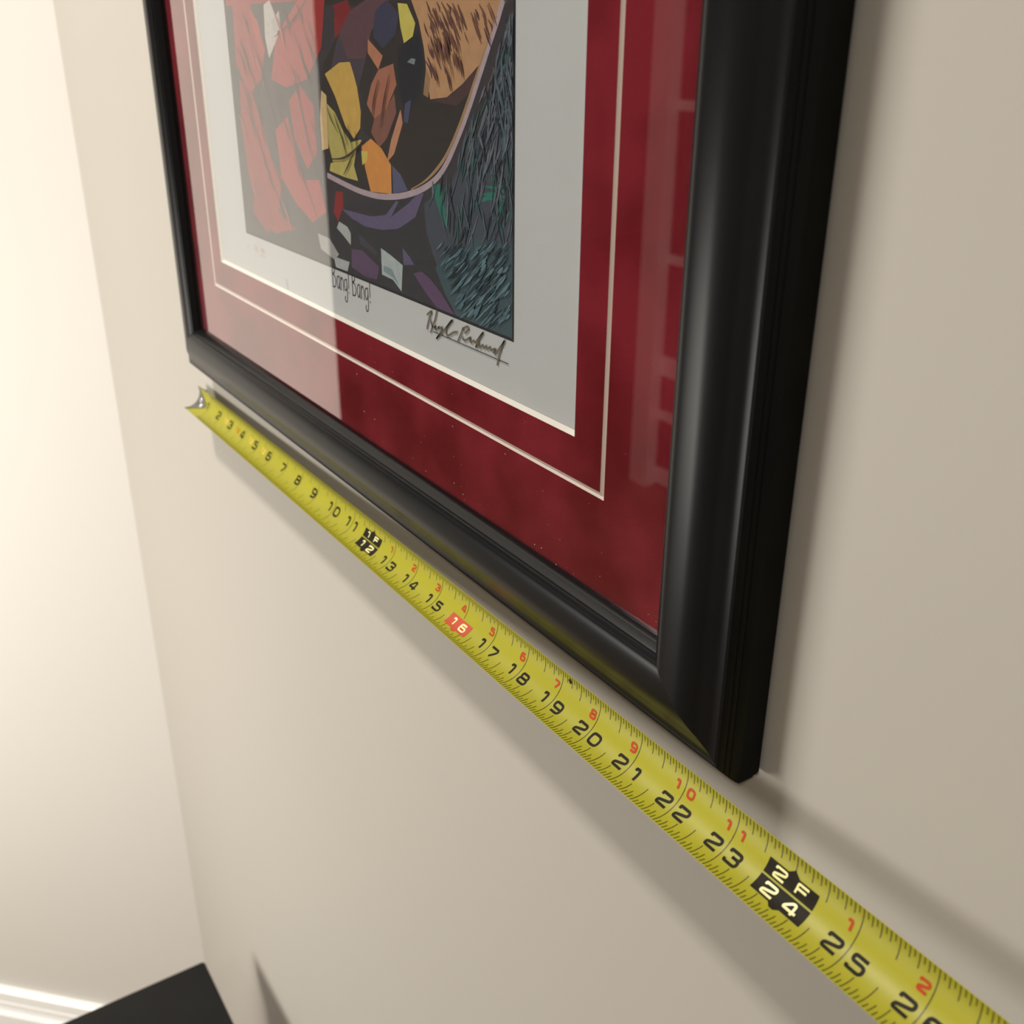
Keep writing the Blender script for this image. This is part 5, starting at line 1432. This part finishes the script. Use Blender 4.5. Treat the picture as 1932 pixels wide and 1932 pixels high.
f.append(tuple(range(6)) + tuple(range(kk + 5, kk - 1, -1)))
f.append(tuple(range(ns * 6, ns * 6 + 6)) + tuple(range(kk + ns * 6 + 5, kk + ns * 6 - 1, -1)))
hook = mesh('hook', v, f, M['steel'], tape, 40)
hook['label'] = 'dark steel end hook'
# flange
T0, B0 = edges(0.0)
cu = (T0 - B0).normalized(); nn = Vector((1, 0, 0)).cross(cu)
if nn.y > 0: nn = -nn
arc = [surf(0.0, -0.02 + 1.04 * i / 12, 0.01) for i in range(13)]
back = [(1.02 - 0.22 * (1 - math.cos(a)), -0.28 - 0.22 * math.sin(a)) for a in [i * math.pi / 12 for i in range(7)]] \
     + [(0.2 - 0.22 * math.sin(a), -0.28 - 0.22 * math.cos(a)) for a in [i * math.pi / 12 for i in range(7)]]
sh = arc + [B0 + (T0 - B0) * a + nn * d for a, d in back]
v = []
for dx in (-0.045, -0.005):
    v += [tuple(Vector(q) + Vector((dx, 0, 0))) for q in sh]
n = len(sh)
f = [tuple(range(n)), tuple(range(2 * n - 1, n - 1, -1))] + [(i, (i + 1) % n, (i + 1) % n + n, i + n) for i in range(n)]
mesh('hook_flange', v, f, M['steel'], hook, 40)
for s, t in ((0.22, 0.60), (0.40, 0.44)):
    v, f = [], []
    for r, h in ((0.075, 0.02), (0.07, 0.035), (0.045, 0.048), (0.0, 0.052)):
        for i in range(12):
            a = i * math.pi / 6
            v.append(tuple(surf(s + r * math.cos(a), t + r * math.sin(a) / AW, h)))
    for k in range(3):
        for i in range(12):
            f.append((k * 12 + i, k * 12 + (i + 1) % 12, k * 12 + 12 + (i + 1) % 12, k * 12 + 12 + i))
    mesh('rivet', v, f, M['rivet'], hook, 60)

# case the blade runs into, past the right edge of the picture
e1 = (edges(SMAX)[0] + edges(SMAX)[1]) / 2
v, f = [], []
cs = [(0.0, -0.55), (0.0, 0.6), (0.5, 1.9), (1.6, 2.5), (2.6, 2.2), (3.1, 1.2), (3.1, -0.3), (2.8, -0.6), (0.3, -0.65)]
cs = rounded(cs, 0.4, True, 3)
for dy, k in ((-0.75, 0.9), (-0.6, 1.0), (0.6, 1.0), (0.75, 0.9)):
    for a, b in cs:
        v.append((e1.x - 0.15 + 1.55 + (a - 1.55) * k, e1.y + dy * 0.85, e1.z + 0.9 + (b - 0.9) * k))
n = len(cs)
for k in range(3):
    for i in range(n):
        f.append((k * n + i, k * n + (i + 1) % n, k * n + n + (i + 1) % n, k * n + n + i))
f += [tuple(range(n - 1, -1, -1)), tuple(range(3 * n, 4 * n))]
mesh('case', v, f, M['case'], tape, 40)

# ------------------------------------------------------------------ low table in the corner below
tx, ty, tz = -3.22, -1.78, -25.19
table = tag(empty('side_table', (tx + 11, ty - 8, FLOOR)), 'black flat-topped side table standing against the wall, below the picture', 'table')
mesh('table_top', *bevel_box(tx, tx + 22, ty - 16, ty, tz - 1.1, tz, 0.08), M['table'], table, 30)
mesh('apron', *boxes((tx + 1.2, tx + 20.8, ty - 1.8, ty - 1.0, tz - 4, tz - 1.1), (tx + 1.2, tx + 20.8, ty - 15, ty - 14.2, tz - 4, tz - 1.1),
                     (tx + 1.2, tx + 2.0, ty - 14.2, ty - 1.8, tz - 4, tz - 1.1), (tx + 20, tx + 20.8, ty - 14.2, ty - 1.8, tz - 4, tz - 1.1)), M['table'], table)
for ax in (tx + 0.6, tx + 19.8):
    for ay in (ty - 2.2, ty - 15.4):
        mesh('leg', *bevel_box(ax, ax + 1.6, ay, ay + 1.6, FLOOR, tz - 1.1, 0.1), M['table'], table, 30)

# ------------------------------------------------------------------ added, unseen dome stand around the fill light, behind the camera's left
lp = Vector((-7, -43, -10))
ax = (Vector((-18, -6, -18)) - lp).normalized()
e2 = ax.cross(Vector((0, 0, 1))).normalized()
e3 = ax.cross(e2)
fill_body = tag(empty('fill_stand', (lp.x - ax.x * 5, lp.y - ax.y * 5, FLOOR)), 'added unseen black dome stand around the fill light, turned toward the angled wall', 'lamp')
v, f = [], []
prof = [(10.5, 1.2), (10.7, 0.9), (10.5, -0.6), (9.6, -2.6), (7.6, -4.4), (4.6, -5.6), (1.6, -6.0), (0.9, -7.0), (0.5, -7.1)]
for r, d in prof:
    for i in range(28):
        a = 2 * math.pi * i / 28
        v.append(tuple(lp + ax * d + (e2 * math.cos(a) + e3 * math.sin(a)) * r))
for k in range(len(prof) - 1):
    for i in range(28):
        f.append((k * 28 + i, k * 28 + (i + 1) % 28, k * 28 + 28 + (i + 1) % 28, k * 28 + 28 + i))
f.append(tuple(range(28 * (len(prof) - 1), 28 * len(prof))))
mesh('fill_shell', v, f, M['case'], fill_body, 50)
px, py = lp.x - ax.x * 6.6, lp.y - ax.y * 6.6
cyl = lambda r, z0, z1: prism([(px + r * math.cos(i * math.pi / 12), py + r * math.sin(i * math.pi / 12)) for i in range(24)], z0, z1)
mesh('pole', *cyl(0.45, FLOOR + 0.8, lp.z - ax.z * 6.6 + 0.3), M['case'], fill_body, 40)
mesh('base', *cyl(6.0, FLOOR, FLOOR + 0.8), M['case'], fill_body, 40)
